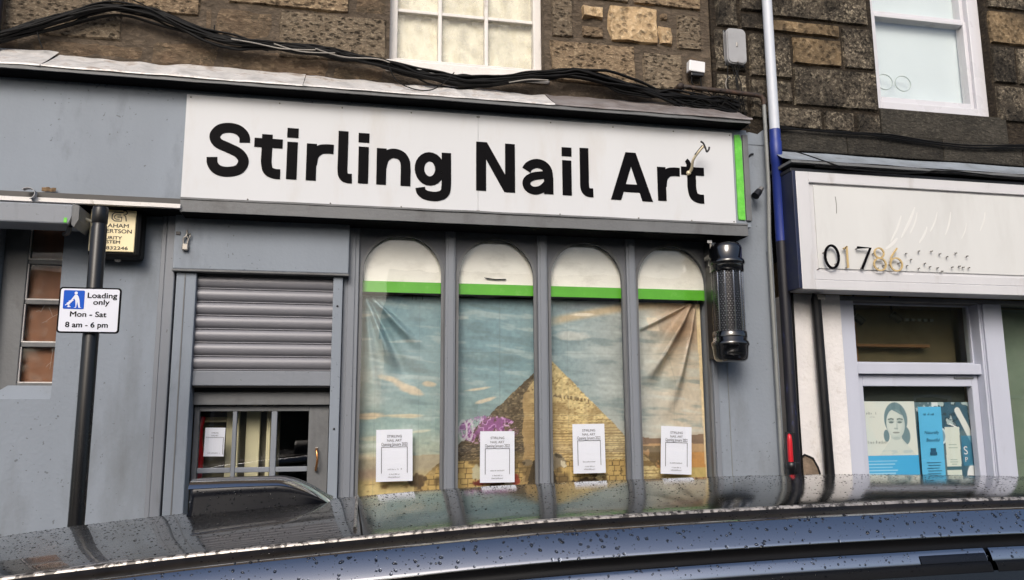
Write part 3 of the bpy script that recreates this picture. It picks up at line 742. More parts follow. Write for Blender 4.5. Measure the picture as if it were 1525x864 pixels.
q = MB().tube(spline([(-.80, 4.92, 1.55), (-.79, 4.90, 1.72), (-.80, 4.91, 1.83), (-.785, 4.93, 1.93)], 6), [.03] * 7 + [.026] * 7 + [.02] * 5, 10).build('red_curtain', red_m); tag(q, 'dark red cloth hanging inside the door by the paper notice', 'curtain')

# ------------------------------------------------------------------ roller shutter
rs = thing('roller_shutter', 'grey roller shutter half lowered over the doorway', 'roller shutter', (-.44, 4.70, 2.10))
def slat_mb(z0, z1):
    prof = []
    H = z1 - z0
    for k in range(9):
        a = k / 8; prof.append((4.704 - .0135 * math.sin(math.pi * a) ** .7, z0 + .013 + (H - .014) * a))
    prof = [(4.716, z0), (4.7005, z0 + .0012), (4.6985, z0 + .004), (4.7005, z0 + .0075), (4.718, z0 + .009)] + prof + [(4.718, z1)]
    m = MB(); n = len(prof)
    vs = [(-.8135, y, z) for y, z in prof] + [(-.0715, y, z) for y, z in prof]
    m.add(vs, [(i, n + i, n + i + 1, i + 1) for i in range(n - 1)], True); return m
P = .0757
s0 = slat_mb(2.182, 2.182 + P).build('slat', shut_m, rs)
for k in range(1, 8):
    c = s0.copy(); COL.objects.link(c); c.parent = rs; c.location = s0.location + Vector((0, 0, k * P))
bx('bottom_bar', grey_wood, rs, -.8135, -.0715, 4.695, 4.725, 2.099, 2.181, .004)
bx('bottom_seal', black_rubber, rs, -.81, -.075, 4.70, 4.72, 2.088, 2.0985, .002)

# ------------------------------------------------------------------ mural banner
def smooth(a, b, x):
    t = np.clip((x - a) / (b - a), 0, 1); return t * t * (3 - 2 * t)
def vnoise(X, Y, seed):
    r = np.random.default_rng(seed); T = r.random((64, 64))
    xi = np.floor(X).astype(int); yi = np.floor(Y).astype(int); fx = X - xi; fy = Y - yi
    fx = fx * fx * (3 - 2 * fx); fy = fy * fy * (3 - 2 * fy)
    g = lambda a, b: T[a % 64, b % 64]
    return (g(xi, yi) * (1 - fx) + g(xi + 1, yi) * fx) * (1 - fy) + (g(xi, yi + 1) * (1 - fx) + g(xi + 1, yi + 1) * fx) * fy
def fbm(X, Y, seed, o=4):
    s = 0; a = .5; t = 0
    for k in range(o): s = s + a * vnoise(X * 2 ** k, Y * 2 ** k, seed + k); t += a; a *= .5
    return s / t
def blend(C, f, c):
    f = np.clip(f, 0, 1)[..., None]; return C * (1 - f) + np.array(c, float) * f
def print_sheet(name, xs, zs, C, yfun, mat, parent=None, base=None, gain=1.):
    nx, nz_ = len(xs), len(zs)
    X, Z = np.meshgrid(xs, zs); Y = yfun(X, Z)
    og = origin(parent) if parent is not None else Vector(base)
    V = np.stack([X - og.x, Y - og.y, Z - og.z], -1).reshape(-1, 3)
    i = np.arange((nz_ - 1) * nx).reshape(nz_ - 1, nx)[:, :-1].ravel()
    F = np.stack([i, i + 1, i + nx + 1, i + nx], 1)
    me = bpy.data.meshes.new(name); me.vertices.add(len(V)); me.vertices.foreach_set('co', V.ravel())
    me.loops.add(F.size); me.loops.foreach_set('vertex_index', F.ravel())
    me.polygons.add(len(F)); me.polygons.foreach_set('loop_start', np.arange(0, F.size, 4)); me.polygons.foreach_set('loop_total', np.full(len(F), 4))
    me.update(calc_edges=True); me.polygons.foreach_set('use_smooth', np.ones(len(F), bool))
    c = np.clip(C * gain, 0, 250) / 255; c = np.where(c <= .04045, c / 12.92, ((c + .055) / 1.055) ** 2.4)
    at = me.color_attributes.new('print', 'FLOAT_COLOR', 'POINT')
    at.data.foreach_set('color', np.concatenate([c, np.ones(c.shape[:2] + (1,))], -1).reshape(-1).astype(np.float32))
    me.materials.append(mat)
    o = bpy.data.objects.new(name, me); COL.objects.link(o)
    if parent is not None: o.parent = parent
    else: o.location = og
    ORIG[o.name] = og
    return o

def mural():
    xs = np.linspace(.055, 2.255, 470); zs = np.linspace(1.37, 2.642, 272)
    X, Z = np.meshgrid(xs, zs)
    C = np.zeros(X.shape + (3,)) + np.array([112, 148, 156.])
    # sky: teal upper left, beige haze to the right and towards the horizon
    C = blend(C, smooth(2.3, 1.75, Z), (140, 168, 160))
    C = blend(C, smooth(1.9, 1.66, Z) * .8, (180, 182, 150))
    C = blend(C, smooth(1.05, 1.75, X) * .8, (168, 172, 166))
    C = blend(C, smooth(1.72, 2.1, X) * .85, (196, 178, 148))
    st = fbm(X * 5, Z * 26 + X * 2, 3); C = blend(C, smooth(.56, .75, st) * .45, (186, 198, 190)); C = blend(C, smooth(.45, .25, st) * .5, (98, 124, 126))
    def cloud(x, z, w, h, c, a=.9, sl=0., sd=1):
        d = ((X - x) / w) ** 2 + ((Z - z - sl * (X - x)) / h) ** 2
        d = d + (fbm(X * 14, Z * 50, sd) - .5) * 1.3
        nonlocal C; C = blend(C, smooth(1, .25, d) * a, c)
    for q in ((.36, 2.10, .13, .035, (208, 186, 150), .9, -.45), (.26, 2.15, .07, .02, (208, 188, 152), .6, -.2), (.50, 2.115, .05, .022, (206, 178, 136), .8, -.1), (.15, 1.93, .13, .022, (212, 186, 144), .9, .05), (.35, 1.93, .13, .014, (216, 196, 150), .8, 0), (.10, 2.52, .06, .012, (206, 200, 176), .6, 0),
              (.80, 2.09, .12, .010, (220, 196, 156), .8, .15), (.84, 2.02, .07, .014, (222, 196, 158), .8, .25), (.68, 2.52, .07, .014, (200, 206, 190), .6, 0), (.12, 2.38, .05, .01, (200, 204, 190), .5, 0), (.36, 2.37, .12, .008, (196, 200, 188), .5, .02),
              (.30, 2.26, .2, .05, (92, 112, 112), .5, -.3), (.85, 2.28, .25, .05, (104, 130, 130), .5, 0), (.2, 1.80, .12, .02, (198, 192, 158), .7, 0), (.45, 1.84, .08, .01, (208, 202, 170), .7, .1)):
        cloud(*q, sd=int(q[0] * 97))
    # golden streak top right
    cen = 2.50 + .10 * (X - 1.25) + .06 * np.sin((X - 1.2) * 2.2); d = np.abs(Z - cen) / .035
    C = blend(C, smooth(1.2, .2, d) * smooth(1.18, 1.35, X) * .75, (204, 172, 122)); 
    C = blend(C, smooth(.05, .0, np.abs(Z - cen - .06)) * smooth(1.2, 1.4, X) * .6, (128, 140, 146))
    cloud(1.47, 2.555, .08, .012, (226, 216, 190), .8, .03, 31); cloud(1.4, 2.42, .14, .035, (196, 196, 184), .7, 0, 32)
    C = blend(C, smooth(1.86, 2.1, X) * smooth(2.25, 2.5, Z) * .75, (166, 128, 92))
    C = blend(C, ((X > 1.885) & (X < 1.97) & (Z > 2.46) & (Z < 2.545) & (X < 1.95 + (2.545 - Z) * .25)).astype(float) * .7, (212, 194, 164))
    # far dunes
    C = blend(C, ((Z < 1.70 + .02 * (X - .3)) & (X < .7)).astype(float), (170, 158, 126)); C = blend(C, smooth(1.64, 1.55, Z) * (X < .75), (206, 178, 108)); C = blend(C, smooth(.03, 0, np.abs(Z - 1.70)) * smooth(.3, .1, X) * .8, (232, 214, 168))
    C = blend(C, smooth(.05, .01, np.abs(Z - 1.595)) * smooth(.36, .2, X) * .7, (160, 132, 112))
    R_ = X > 1.72
    C = blend(C, (R_ & (Z < 1.80 + .02 * np.sin(X * 9) - .05 * (X - 2))).astype(float), (124, 92, 66))
    C = blend(C, (R_ & (Z < 1.745 + .01 * np.sin(X * 7))).astype(float), (190, 142, 84)); C = blend(C, (R_ & (Z < 1.68 + .03 * fbm(X * 6, Z * 6, 8))).astype(float) * smooth(1.9, 2.0, X), (206, 142, 66))
    C = blend(C, (R_ & (X < 1.95) & (Z < 1.74)).astype(float) * smooth(.4, .6, fbm(X * 30, Z * 30, 9)) * .8, (92, 78, 50))
    C = blend(C, (R_ & (Z < 1.60)).astype(float), (196, 170, 92))
    # pyramid
    L_ = 2.279 - (1.242 - X) * .915; R2 = 2.279 - (X - 1.242) * .99
    jag = .010 * (vnoise(X * 60, Z * 40, 5) - .5)
    pyr = (Z < np.minimum(L_, R2) + jag) & (X > .36) & (X < 2.0)
    ridge = 1.242 - np.minimum((2.279 - Z) * .72, .165) - .03 * np.clip(2.0 - Z, 0, 1) + .035 * (fbm(Z * 14, X * 0 + 3, 6) - .5)
    lit = X > ridge
    rh = .0092 + .006 * smooth(1.95, 1.5, Z); row = np.floor(Z / rh); brick = vnoise(X * 95 + row * 7.3, row * 1.7, 12); rowl = (Z / rh - row)
    k = np.zeros(X.shape + (3,)) + np.array([206, 182, 116.])
    k = blend(k, smooth(.55, .9, brick) * .6, (238, 214, 140)); k = blend(k, smooth(.42, .12, brick) * .65, (140, 106, 54))
    tone = fbm(X * 5, Z * 8, 14); low = smooth(2.0, 1.7, Z)
    k = blend(k, (rowl < .28) * smooth(.35, .6, tone + .15 * low) * .7, (110, 84, 42)); k = blend(k, smooth(.5, .62, tone) * (Z > 1.95) * .35, (186, 150, 84))
    k = blend(k, smooth(2.02, 1.75, Z) * smooth(1.5, 1.2, X) * .4, (196, 150, 84))
    k = blend(k, smooth(1.16, 1.10, X) * .6, (158, 126, 76)); k = blend(k, smooth(.52, .66, fbm(X * 16, Z * 22, 15)) * .45, (150, 120, 70))
    band = np.abs(Z - (2.06 - .18 * (X - 1.24))); k = blend(k, (band < .012) * smooth(.4, .6, vnoise(X * 90, Z * 30, 3)) * (X < 1.5) * .8, (108, 84, 48))
    d_ = np.zeros(X.shape + (3,)) + np.array([96, 82, 58.]); d_ = blend(d_, smooth(.55, .85, brick) * .7, (166, 142, 96)); d_ = blend(d_, smooth(.4, .1, brick) * .7, (64, 50, 32))
    d_ = blend(d_, (rowl < .3) * .4, (58, 46, 28))
    d_ = blend(d_, smooth(1.72, 1.60, Z + .1 * (tone - .5)) * .7, (204, 168, 92))
    K = np.where(lit[..., None], k, d_)
    C = np.where(pyr[..., None], K, C)
    # big blocks of the lowest courses
    blk = (Z < 1.665 - .10 * np.clip((.62 - X) / .2, 0, 1)) & (X > .44) & (X < 1.75)
    Zw = Z + .02 * (fbm(X * 6, Z * 6, 61) - .5); rr = np.floor(Zw / .030); bxx = X / .046 + vnoise(rr * 3.3, rr * 1.7, 62) * 3 + .5 * fbm(X * 9, Z * 9, 63); ed = ((np.abs(bxx - np.round(bxx)) < .06) | (Zw / .030 - rr < .14)) & (vnoise(X * 25, Z * 25, 77) > .3)
    B_ = np.zeros(X.shape + (3,)) + np.array([206, 172, 92.]); B_ = blend(B_, vnoise(np.floor(bxx) * 3.1, rr * 2.7, 9) * .6, (168, 130, 66)); B_ = blend(B_, ed * .75, (84, 64, 34))
    B_ = blend(B_, smooth(.55, .7, fbm(X * 9, Z * 9, 21)) * .7, (96, 76, 46))
    C = np.where((blk & (fbm(X * 10, Z * 10, 23) > .36))[..., None], B_, C)
    # pale sand in front
    C = blend(C, ((Z < 1.56 - .02 * np.sin(X * 9)) & (X < .42)).astype(float), (216, 190, 116)); C = blend(C, ((X < .4) & (Z < 1.54)) * smooth(.55, .7, fbm(X * 16, Z * 40, 25)) * .8, (150, 112, 58))
    # dark camels resting in the foreground and bright blankets
    def blob(x, z, rx, rz, c, a=1., sl=0.):
        d = ((X - x) / rx) ** 2 + ((Z - z - sl * (X - x)) / rz) ** 2
        nonlocal C; C = blend(C, smooth(1.2, .6, d + 1.1 * (vnoise(X * 60, Z * 60, 4) - .5)) * a, c)
    def poly(P_, c, a=1.):
        ins = np.zeros(X.shape, bool); n = len(P_); Xj = X + .006 * (vnoise(X * 80, Z * 80, 91) - .5)
        for i in range(n):
            (xa, za), (xb, zb) = P_[i], P_[(i + 1) % n]
            ins ^= ((za > Z) != (zb > Z)) & (Xj < (xb - xa) * (Z - za) / (zb - za + 1e-9) + xa)
        nonlocal C; C = blend(C, ins * a * (.75 + .5 * vnoise(X * 50, Z * 50, 92)), c)
    poly([(1.245, 1.70), (1.262, 1.60), (1.28, 1.53), (1.27, 1.44), (1.19, 1.40), (1.10, 1.40), (1.09, 1.50), (1.115, 1.60), (1.13, 1.66)], (74, 62, 42))
    poly([(1.242, 1.69), (1.275, 1.706), (1.308, 1.694), (1.338, 1.654), (1.342, 1.622), (1.326, 1.612), (1.300, 1.622), (1.276, 1.612), (1.252, 1.588)], (138, 124, 96))
    poly([(1.306, 1.66), (1.330, 1.65), (1.340, 1.625), (1.326, 1.613), (1.306, 1.63)], (206, 196, 162)); poly([(1.26, 1.703), (1.30, 1.697), (1.318, 1.672), (1.285, 1.672)], (92, 80, 56))
    poly([(1.066, 1.655), (1.092, 1.670), (1.126, 1.664), (1.132, 1.640), (1.098, 1.630), (1.070, 1.635)], (128, 112, 84)); poly([(1.066, 1.652), (1.086, 1.655), (1.084, 1.638), (1.070, 1.636)], (84, 72, 50))
    blob(1.47, 1.52, .11, .035, (72, 54, 34)); blob(.86, 1.545, .10, .02, (120, 44, 34), .95, .1); blob(.93, 1.53, .09, .012, (70, 46, 36), .8, .25); blob(.99, 1.545, .04, .03, (196, 176, 150), .9); blob(1.02, 1.55, .03, .03, (176, 60, 44), .9)
    blob(.79, 1.60, .03, .05, (186, 184, 150), .9); blob(.44, 1.55, .06, .045, (88, 68, 44), .9)
    # purple spray tag across the second pane
    gr = fbm(X * 38, Z * 38, 41, 2); line = np.abs(gr - .5) < .045
    zone = ((X - .86) / .185) ** 2 + ((Z - 1.845) / .085) ** 2 + (Z < 1.80) * ((X > .83) * .5) < 1
    C = blend(C, zone * smooth(.4, .6, fbm(X * 30, Z * 30, 44)) * .85, (150, 74, 150)); C = blend(C, (zone & line) * .8, (214, 160, 214)); C = blend(C, (zone & (np.abs(gr - .38) < .02)) * .7, (96, 44, 98))
    for cx, rx in ((.705, .024), (.745, .02)):
        e = np.sqrt(((X - cx) / rx) ** 2 + ((Z - 1.845) / .055) ** 2); C = blend(C, (np.abs(e - 1) < .17) * .7, (206, 212, 208))
    # sleeve at the right edge of the banner
    C = blend(C, (X > 2.246 - .02 * (Z - 1.6)).astype(float), (222, 196, 140))
    # creases and panel joints printed into the cloth by folding
    for x in (.18, .44, .93, 1.36, 2.05): C = blend(C, (np.abs(X - x) < .0026) * .16, (90, 96, 92))
    for z in (2.31, 2.33 - .4): C = blend(C, (np.abs(Z - z) < .0026) * .16, (90, 96, 92))
    g_ = C.mean(-1, keepdims=True); C = C * .74 + g_ * .26; C = C * (.92 + .16 * fbm(X * 60, Z * 60, 66)[..., None]) * (.95 + .1 * fbm(X * 3, Z * 3, 67)[..., None])
    C = blend(C, smooth(.45, .7, fbm(X * 2.2, Z * 3.5, 68)) * .16 * (Z > 1.7), (206, 206, 196))
    def yf(X, Z):
        y = 4.832 + .002 * (fbm(X * 6, Z * 6, 51) - .5)
        def fold(xa, za, xb, zb, w0, w1, h):
            t = np.clip((za - Z) / (za - zb), 0, 1.15); xc = xa + (xb - xa) * t; w = w0 + (w1 - w0) * t
            f = np.exp(-((X - xc) / w) ** 2) * smooth(0, .06, t) * smooth(1.15, .65, t)
            return -h * f * np.minimum(1, t * 3 + .2)
        y = y + fold(.115, 2.64, .30, 2.2, .012, .045, .075) + fold(.14, 2.64, .42, 2.35, .012, .045, .05) + fold(.11, 2.64, .2, 1.95, .01, .05, .03)
        y = y - fold(.125, 2.64, .36, 2.15, .012, .05, .045)
        y = y + fold(2.2, 2.65, 1.87, 2.15, .012, .05, .07) + fold(2.22, 2.63, 2.02, 1.98, .012, .045, .06) + fold(2.2, 2.65, 1.8, 2.45, .01, .04, .035)
        y = y - fold(2.21, 2.64, 1.95, 2.1, .012, .05, .045)
        return np.clip(y, 4.768, 4.895)
    o = print_sheet('mural_banner', xs, zs, C, yf, mural_m, base=(1.155, 4.80, 1.37), gain=1.07)
    tag(o, 'creased printed banner of a golden pyramid hanging inside the arched windows', 'banner')
mural()
q = MB().grid(60, 6, lambda u, v: (.05 + 2.24 * u, 4.7675 + .001 * nz(u * 30, v * 4, 2), 2.66 + .38 * v)).build('white_sheet', blind_m)
tag(q, 'plain off-white sheet filling the tops of the arched windows', 'sheet')
m = MB()
for k in range(30):
    z = 2.20 - k * .0215; m.lathe(1.735, 4.77, [(0, z + .005), (.004, z + .003), (.005, z), (.004, z - .003), (0, z - .005)], 8)
tag(m.build('bead_chain', box_white), 'white beaded blind chain hanging beside the third mullion', 'bead chain')

# ------------------------------------------------------------------ notices
def notice(corners, y, label, back=False, small=False):
    (x0, z1), (x1, z0), tilt = corners
    t = thing('paper_notice', label, 'notice', ((x0 + x1) / 2, y, z0), 'opening notices taped inside the glass')
    w, hgt = x1 - x0, z1 - z0
    def fn(u, v): return (x0 + u * w, y + .0012 * math.sin(u * 5 + v * 3), z0 + v * hgt)
    MB().grid(4, 4, fn).build('sheet', paper, t)
    yt = y - .003
    cx = (x0 + x1) / 2
    if small:
        text_mesh('STIRLING', cx - .018, cx + .018, z1 - hgt * .20, yt, ink, t)
        text_mesh('NAIL ART', cx - .018, cx + .018, z1 - hgt * .29, yt, ink, t)
        m = MB(); m.box(x0 + .006, x1 - .006, yt, yt + .0005, z1 - hgt * .34, z1 - hgt * .33); m.box(x1 - .008, x1 - .006, yt, yt + .0005, z0 + .01, z1 - hgt * .34); m.build('frame_line', ink, t)
        scribble(x0 + .02, x1 - .02, z0 + hgt * .1, .006, yt, ink, t, 3)
    else:
        text_mesh('STIRLING', cx - w * .20, cx + w * .20, z1 - hgt * .155, yt, ink, t)
        text_mesh('NAIL ART', cx - w * .20, cx + w * .20, z1 - hgt * .235, yt, ink, t)
        text_mesh('Opening January 2022', cx - w * .36, cx + w * .36, z1 - hgt * .315, yt, ink, t, size=.026)
        m = MB()
        m.box(x0 + w * .14, x1 - w * .14, yt, yt + .0005, z1 - hgt * .345, z1 - hgt * .336)
        for x in (x0 + w * .14, x1 - w * .14 - .003): m.box(x, x + .003, yt, yt + .0005, z0 + hgt * .16, z1 - hgt * .345)
        m.build('frame_line', ink, t)
        scribble(cx - w * .2, cx + w * .2, z0 + hgt * .22, .008, yt, ink, t, int(x0 * 50))
        scribble(cx - w * .14, cx + w * .14, z0 + hgt * .125, .008, yt, ink, t, 5)
        scribble(cx - w * .17, cx + w * .17, z0 + hgt * .07, .008, yt, ink, t, 6)
    t.rotation_euler = (0, tilt, 0)
    return t
notice(((.196, 1.853), (.404, 1.560), R(-.8)), 4.7635, 'white notice inside the window with only sand and sky behind it')
notice(((.796, 1.838), (1.003, 1.541), R(.3)), 4.7635, 'white notice below the purple spray paint')
notice(((1.364, 1.877), (1.567, 1.584), R(-.4)), 4.7635, 'white notice in front of the sunlit yellow side of the pyramid')
notice(((1.918, 1.858), (2.120, 1.568), R(2.8)), 4.7635, 'tilted white notice in the window beside the black barber pole')
notice(((-.752, 1.870), (-.645, 1.712), R(1)), 4.8275, 'small white notice inside the glazed shop door', small=True)

# ------------------------------------------------------------------ shop sign
sg = thing('shop_sign', 'long white sign board reading Stirling Nail Art in black', 'sign', (.75, 4.57, 3.11))
def panel(x0, x1):
    m = MB(); n = int((x1 - x0) / .06)
    T = [(x0 + (x1 - x0) * i / n, 3.716 + .0025 * nz(i * .4, x0)) for i in range(n + 1)]; B = [(x, 3.116 + .002 * nz(x * 3, 4.)) for x, z in T]
    m.strip(B, T, 4.559, 4.5715); o = m.build('panel', white_sign, sg); recalc(o); return o
panel(-.901, .7492); panel(.7508, 2.400)
for x, z in ((-.88, 3.70), (-.4, 3.70), (-.05, 3.70), (.35, 3.70), (.745, 3.703), (.756, 3.703), (1.2, 3.70), (1.6, 3.70), (2.0, 3.70), (2.385, 3.70), (-.55, 3.125), (-.1, 3.125), (.3, 3.125), (.745, 3.122), (.756, 3.122), (1.25, 3.125), (1.75, 3.125), (2.1, 3.125), (2.385, 3.13)):
    MB().lathe(x, z, [(0, 4.5555), (.004, 4.556), (.005, 4.5595)], 8, 'y').build('fixing_screw', steel, sg)
def shear(x, z): return z - .0055 * (x - .3)
LY = 4.5555
lc = [0]
def letter(strokes, polys=()):
    """strokes: (points, width, smooth); polys: outlines with the plane they lie on"""
    m = MB(); k = 0
    for pts, wd, smth in strokes:
        A, B = ribbon(pts, wd, smooth=smth)
        A = [(x, shear(x, z)) for x, z in A]; B = [(x, shear(x, z)) for x, z in B]
        m.strip(A, B, LY - .0004 * k, 4.5595 + .0002 * k); k += 1
    for p in polys:
        m.prism([(x, shear(x, z)) for x, z in p], LY - .0004 * k, 4.5595 + .0002 * k); k += 1
    o = m.build('letter', black_vinyl, sg); recalc(o); return o
B0 = 3.25; XH = 3.468
c = -.665
letter([([(c + .085, 3.448), (c + .080, 3.487), (c + .048, 3.519), (c, 3.529), (c - .050, 3.516), (c - .076, 3.477), (c - .058, 3.437), (c, 3.411), (c + .058, 3.382), (c + .083, 3.338), (c + .060, 3.290), (c, 3.272), (c - .052, 3.281), (c - .080, 3.313), (c - .085, 3.352)], .057, True)])
def L_t(c, cut=False):
    return letter([([(c, 3.505 if not cut else 3.47), (c, 3.40), (c, 3.34), (c + .012, 3.294), (c + .045, 3.277), (c + .078, 3.276)], .058, False if False else True), ([(c - .069, 3.454), (c + .085, 3.454)], .053, False)])
L_t(-.459)
def L_i(c): return letter([([(c, 3.470), (c, B0)], .058, False), ([(c, 3.552), (c, 3.496)], .062, False)])
L_i(-.320)
def L_r(c): return letter([([(c, XH), (c, B0)], .056, False), ([(c + .004, 3.345), (c + .014, 3.40), (c + .045, 3.434), (c + .08, 3.442), (c + .122, 3.442)], .055, True)])
L_r(-.213)
def L_l(c): return letter([([(c, 3.556), (c, 3.40), (c, 3.315), (c + .010, 3.284), (c + .030, 3.275), (c + .054, 3.275)], .056, True)])
L_l(-.038)
L_i(.079)
letter([([(.182, XH), (.182, B0)], .056, False), ([(.182, 3.35), (.196, 3.405), (.225, 3.434), (.258, 3.442), (.295, 3.430), (.317, 3.398), (.322, 3.35), (.322, 3.30), (.322, B0)], .057, True)])
gc, gz = .462, 3.362
letter([([(gc + .060 * math.cos(a), gz + .074 * math.sin(a)) for a in np.linspace(-.2, 2 * math.pi - .2, 25)], .056, False), ([(.560, 3.466), (.560, 3.40), (.560, 3.26), (.547, 3.217), (.512, 3.199), (.478, 3.197), (.440, 3.203), (.415, 3.221), (.408, 3.246)], .056, True)])
letter([([(.768, 3.549), (.768, B0 - .002)], .060, False), ([(.944, 3.549), (.944, B0 - .002)], .060, False)], [[(.739, 3.549), (.803, 3.549), (.974, B0 - .002), (.908, B0 - .002)]])
letter([([(1.182, 3.355), (1.182, B0)], .058, False), ([(1.044, 3.392), (1.064, 3.421), (1.108, 3.438), (1.150, 3.428), (1.176, 3.396), (1.182, 3.34)], .056, True), ([(1.182, 3.372), (1.130, 3.365), (1.080, 3.353), (1.046, 3.325), (1.050, 3.288), (1.085, 3.268), (1.130, 3.276), (1.165, 3.305), (1.182, 3.335)], .048, True)])
L_i(1.297); L_l(1.408)
letter([([(1.645, 3.318), (1.775, 3.318)], .050, False)], [[(1.574, B0 - .01), (1.640, B0 - .01), (1.738, 3.548), (1.676, 3.548)], [(1.846, B0 - .01), (1.778, B0 - .01), (1.682, 3.5475), (1.742, 3.5475)]])
L_r(1.909)
L_t(2.110, True)
hk = thing('bent_hook', 'cream metal rod with a bent black end poking out above the sign lettering', 'hook', (2.09, 4.555, 3.43))
m = MB(); m.tube(spline([(2.088, 4.552, 3.428), (2.100, 4.53, 3.45), (2.096, 4.50, 3.49), (2.110, 4.475, 3.525), (2.149, 4.45, 3.575)], 5), [.010] * 6 + [.0085] * 15, 8); m.lathe(2.087, 3.428, [(0, 4.536), (.012, 4.538), (.016, 4.548), (.014, 4.556)], 12, 'y'); m.build('rod', bone, hk)
m = MB(); m.tube(spline([(2.128, 4.445, 3.602), (2.145, 4.442, 3.588), (2.157, 4.44, 3.556), (2.164, 4.44, 3.536), (2.178, 4.44, 3.55), (2.182, 4.44, 3.567)], 4), .006, 8)
m.tube([(2.100, 4.474, 3.523), (2.142, 4.45, 3.578)], .0045, 6); m.build('hook_end', black, hk)
m = MB().prism([(2.073, 3.458), (2.080, 3.484), (2.070, 3.506), (2.085, 3.524), (2.098, 3.514), (2.108, 3.495), (2.112, 3.478), (2.130, 3.462), (2.136, 3.47), (2.135, 3.455)], 4.5545, 4.5565); m.build('torn_backing', black_vinyl, hk)

# ------------------------------------------------------------------ alarm box, awning case, padlock
al = thing('alarm_box', 'black alarm box with a yellowed lettered face behind the sign post', 'alarm box', (-1.23, 4.70, 2.79))
bx('casing', black_rubber, al, -1.36, -1.095, 4.585, 4.70, 2.775, 3.062, .022)
bx('face_plate', alarm_face, al, -1.352, -1.124, 4.572, 4.5845, 2.806, 3.036, .004)
for s, x0, x1, z, sz in (('GRAHAM', -1.312, -1.158, 2.938, .030), ('ROBERTSON', -1.335, -1.141, 2.908, .030), ('SECURITY', -1.322, -1.188, 2.873, .024), ('SYSTEM', -1.295, -1.196, 2.850, .024), ('(04)832246', -1.322, -1.155, 2.817, .025)):
    text_mesh(s, x0, x1, z, 4.571, ink_dark, al, thick=.0007, size=sz)
m = MB()
def ln(pts, w=.0055, sm=False):
    A, B = ribbon(pts, w, smooth=sm); m.strip(A, B, 4.5708 - .0001 * len(m.f) / 50, 4.572)
ln([(-1.188, 3.022), (-1.232, 3.022), (-1.244, 3.006), (-1.244, 2.986), (-1.230, 2.974), (-1.196, 2.974), (-1.196, 2.996), (-1.218, 2.996)])
ln([(-1.200, 3.008), (-1.226, 3.008), (-1.232, 3.0), (-1.232, 2.99), (-1.224, 2.984), (-1.206, 2.984)], .004)
ln([(-1.190, 3.032), (-1.176, 3.032), (-1.168, 3.02), (-1.176, 3.01), (-1.188, 3.01), (-1.176, 3.0), (-1.172, 2.974)])
m.build('emblem', ink_dark, al)
m = MB().lathe(-1.218, 4.64, [(0, 2.762), (.014, 2.764), (.018, 2.776)], 12); m.build('lamp', steel, al)

aw = thing('awning_case', 'grey timber awning case sticking out over the old window', 'awning case', (-1.8, 4.45, 2.9))
m = MB(); m.box(-4, -1.385, 4.40, 4.58, 2.908, 3.012, .008); m.build('box', grey_wood, aw)
m = MB().prism([(-1.384, 2.905), (-1.372, 2.89), (-1.352, 2.93), (-1.352, 3.002), (-1.384, 3.012)], 4.385, 4.60); m.build('end_bracket', grey_dark, aw)
bx('green_mark', green_wood, aw, -1.425, -1.410, 4.398, 4.402, 2.915, 2.940, 0)
m = MB(); m.tube([(-1.40, 4.42, 2.90), (-1.415, 4.45, 2.87), (-1.45, 4.5, 2.875)], .012, 8); m.tube([(-1.375, 4.40, 3.0), (-1.38, 4.395, 2.95), (-1.40, 4.40, 2.90)], .008, 8); m.build('pivot_arm', black, aw)
m = MB(); m.tube([(-1.36, 4.5, 2.965), (-1.31, 4.52, 2.945), (-1.28, 4.58, 2.945)], .008, 8); m.build('rod', bone, aw)
bx('wood_block', pmat('bare_wood', (168, 128, 96), .7, var=.15), aw, -1.35, -1.30, 4.60, 4.70, 2.90, 3.01, .006)

pc = MB()
pts = []
for k in range(13):
    a = -1.2 + k / 12 * 3.6; pts.append((math.cos(a) * .035, math.sin(a) * .03))
A = [(-1.625 + x, 3.075 + z) for x, z in pts]; A.insert(0, (-1.60, 3.04))
A2, B2 = ribbon(A, .004, smooth=False)
o = pc.strip(A2, B2, 4.45, 4.485).build('plastic_curl', box_grey); recalc(o); tag(o, 'small grey curl of plastic hanging off the strip above the awning case', 'plastic curl')
o = MB().grid(8, 3, lambda u, v: (-1.595 + .07 * u, 4.553 + .01 * nz(u * 7, v * 5), 3.115 + .022 * v + .006 * nz(u * 9, 2 + v))).build('debris_clump', pmat('dead_moss', (120, 98, 72), .9, var=.3, vscale=30, bump=.6)); tag(o, 'small brown clump of moss lodged under the grey fascia', 'moss')

pk = thing('padlock', 'small steel padlock hanging on the grey shutter box', 'padlock', (-.872, 4.63, 2.85))
m = MB(); m.tube(spline([(-.882, 4.622, 2.872), (-.887, 4.622, 2.90), (-.872, 4.622, 2.915), (-.860, 4.622, 2.90), (-.865, 4.622, 2.872)], 5), .0045, 8); m.build('shackle', steel, pk)
bx('body', steel, pk, -.891, -.857, 4.612, 4.632, 2.835, 2.873, .006)
m = MB(); m.box(-.929, -.905, 4.629, 4.637, 2.925, 2.943, .001); m.build('hasp_hole', black, pk)
m = MB(); m.tube([(-.872, 4.63, 2.952), (-.868, 4.622, 2.93), (-.874, 4.62, 2.912)], .005, 6); m.tube([(-.862, 4.625, 2.925), (-.850, 4.615, 2.93), (-.853, 4.62, 2.905)], .004, 6); m.build('staple', steel, pk)

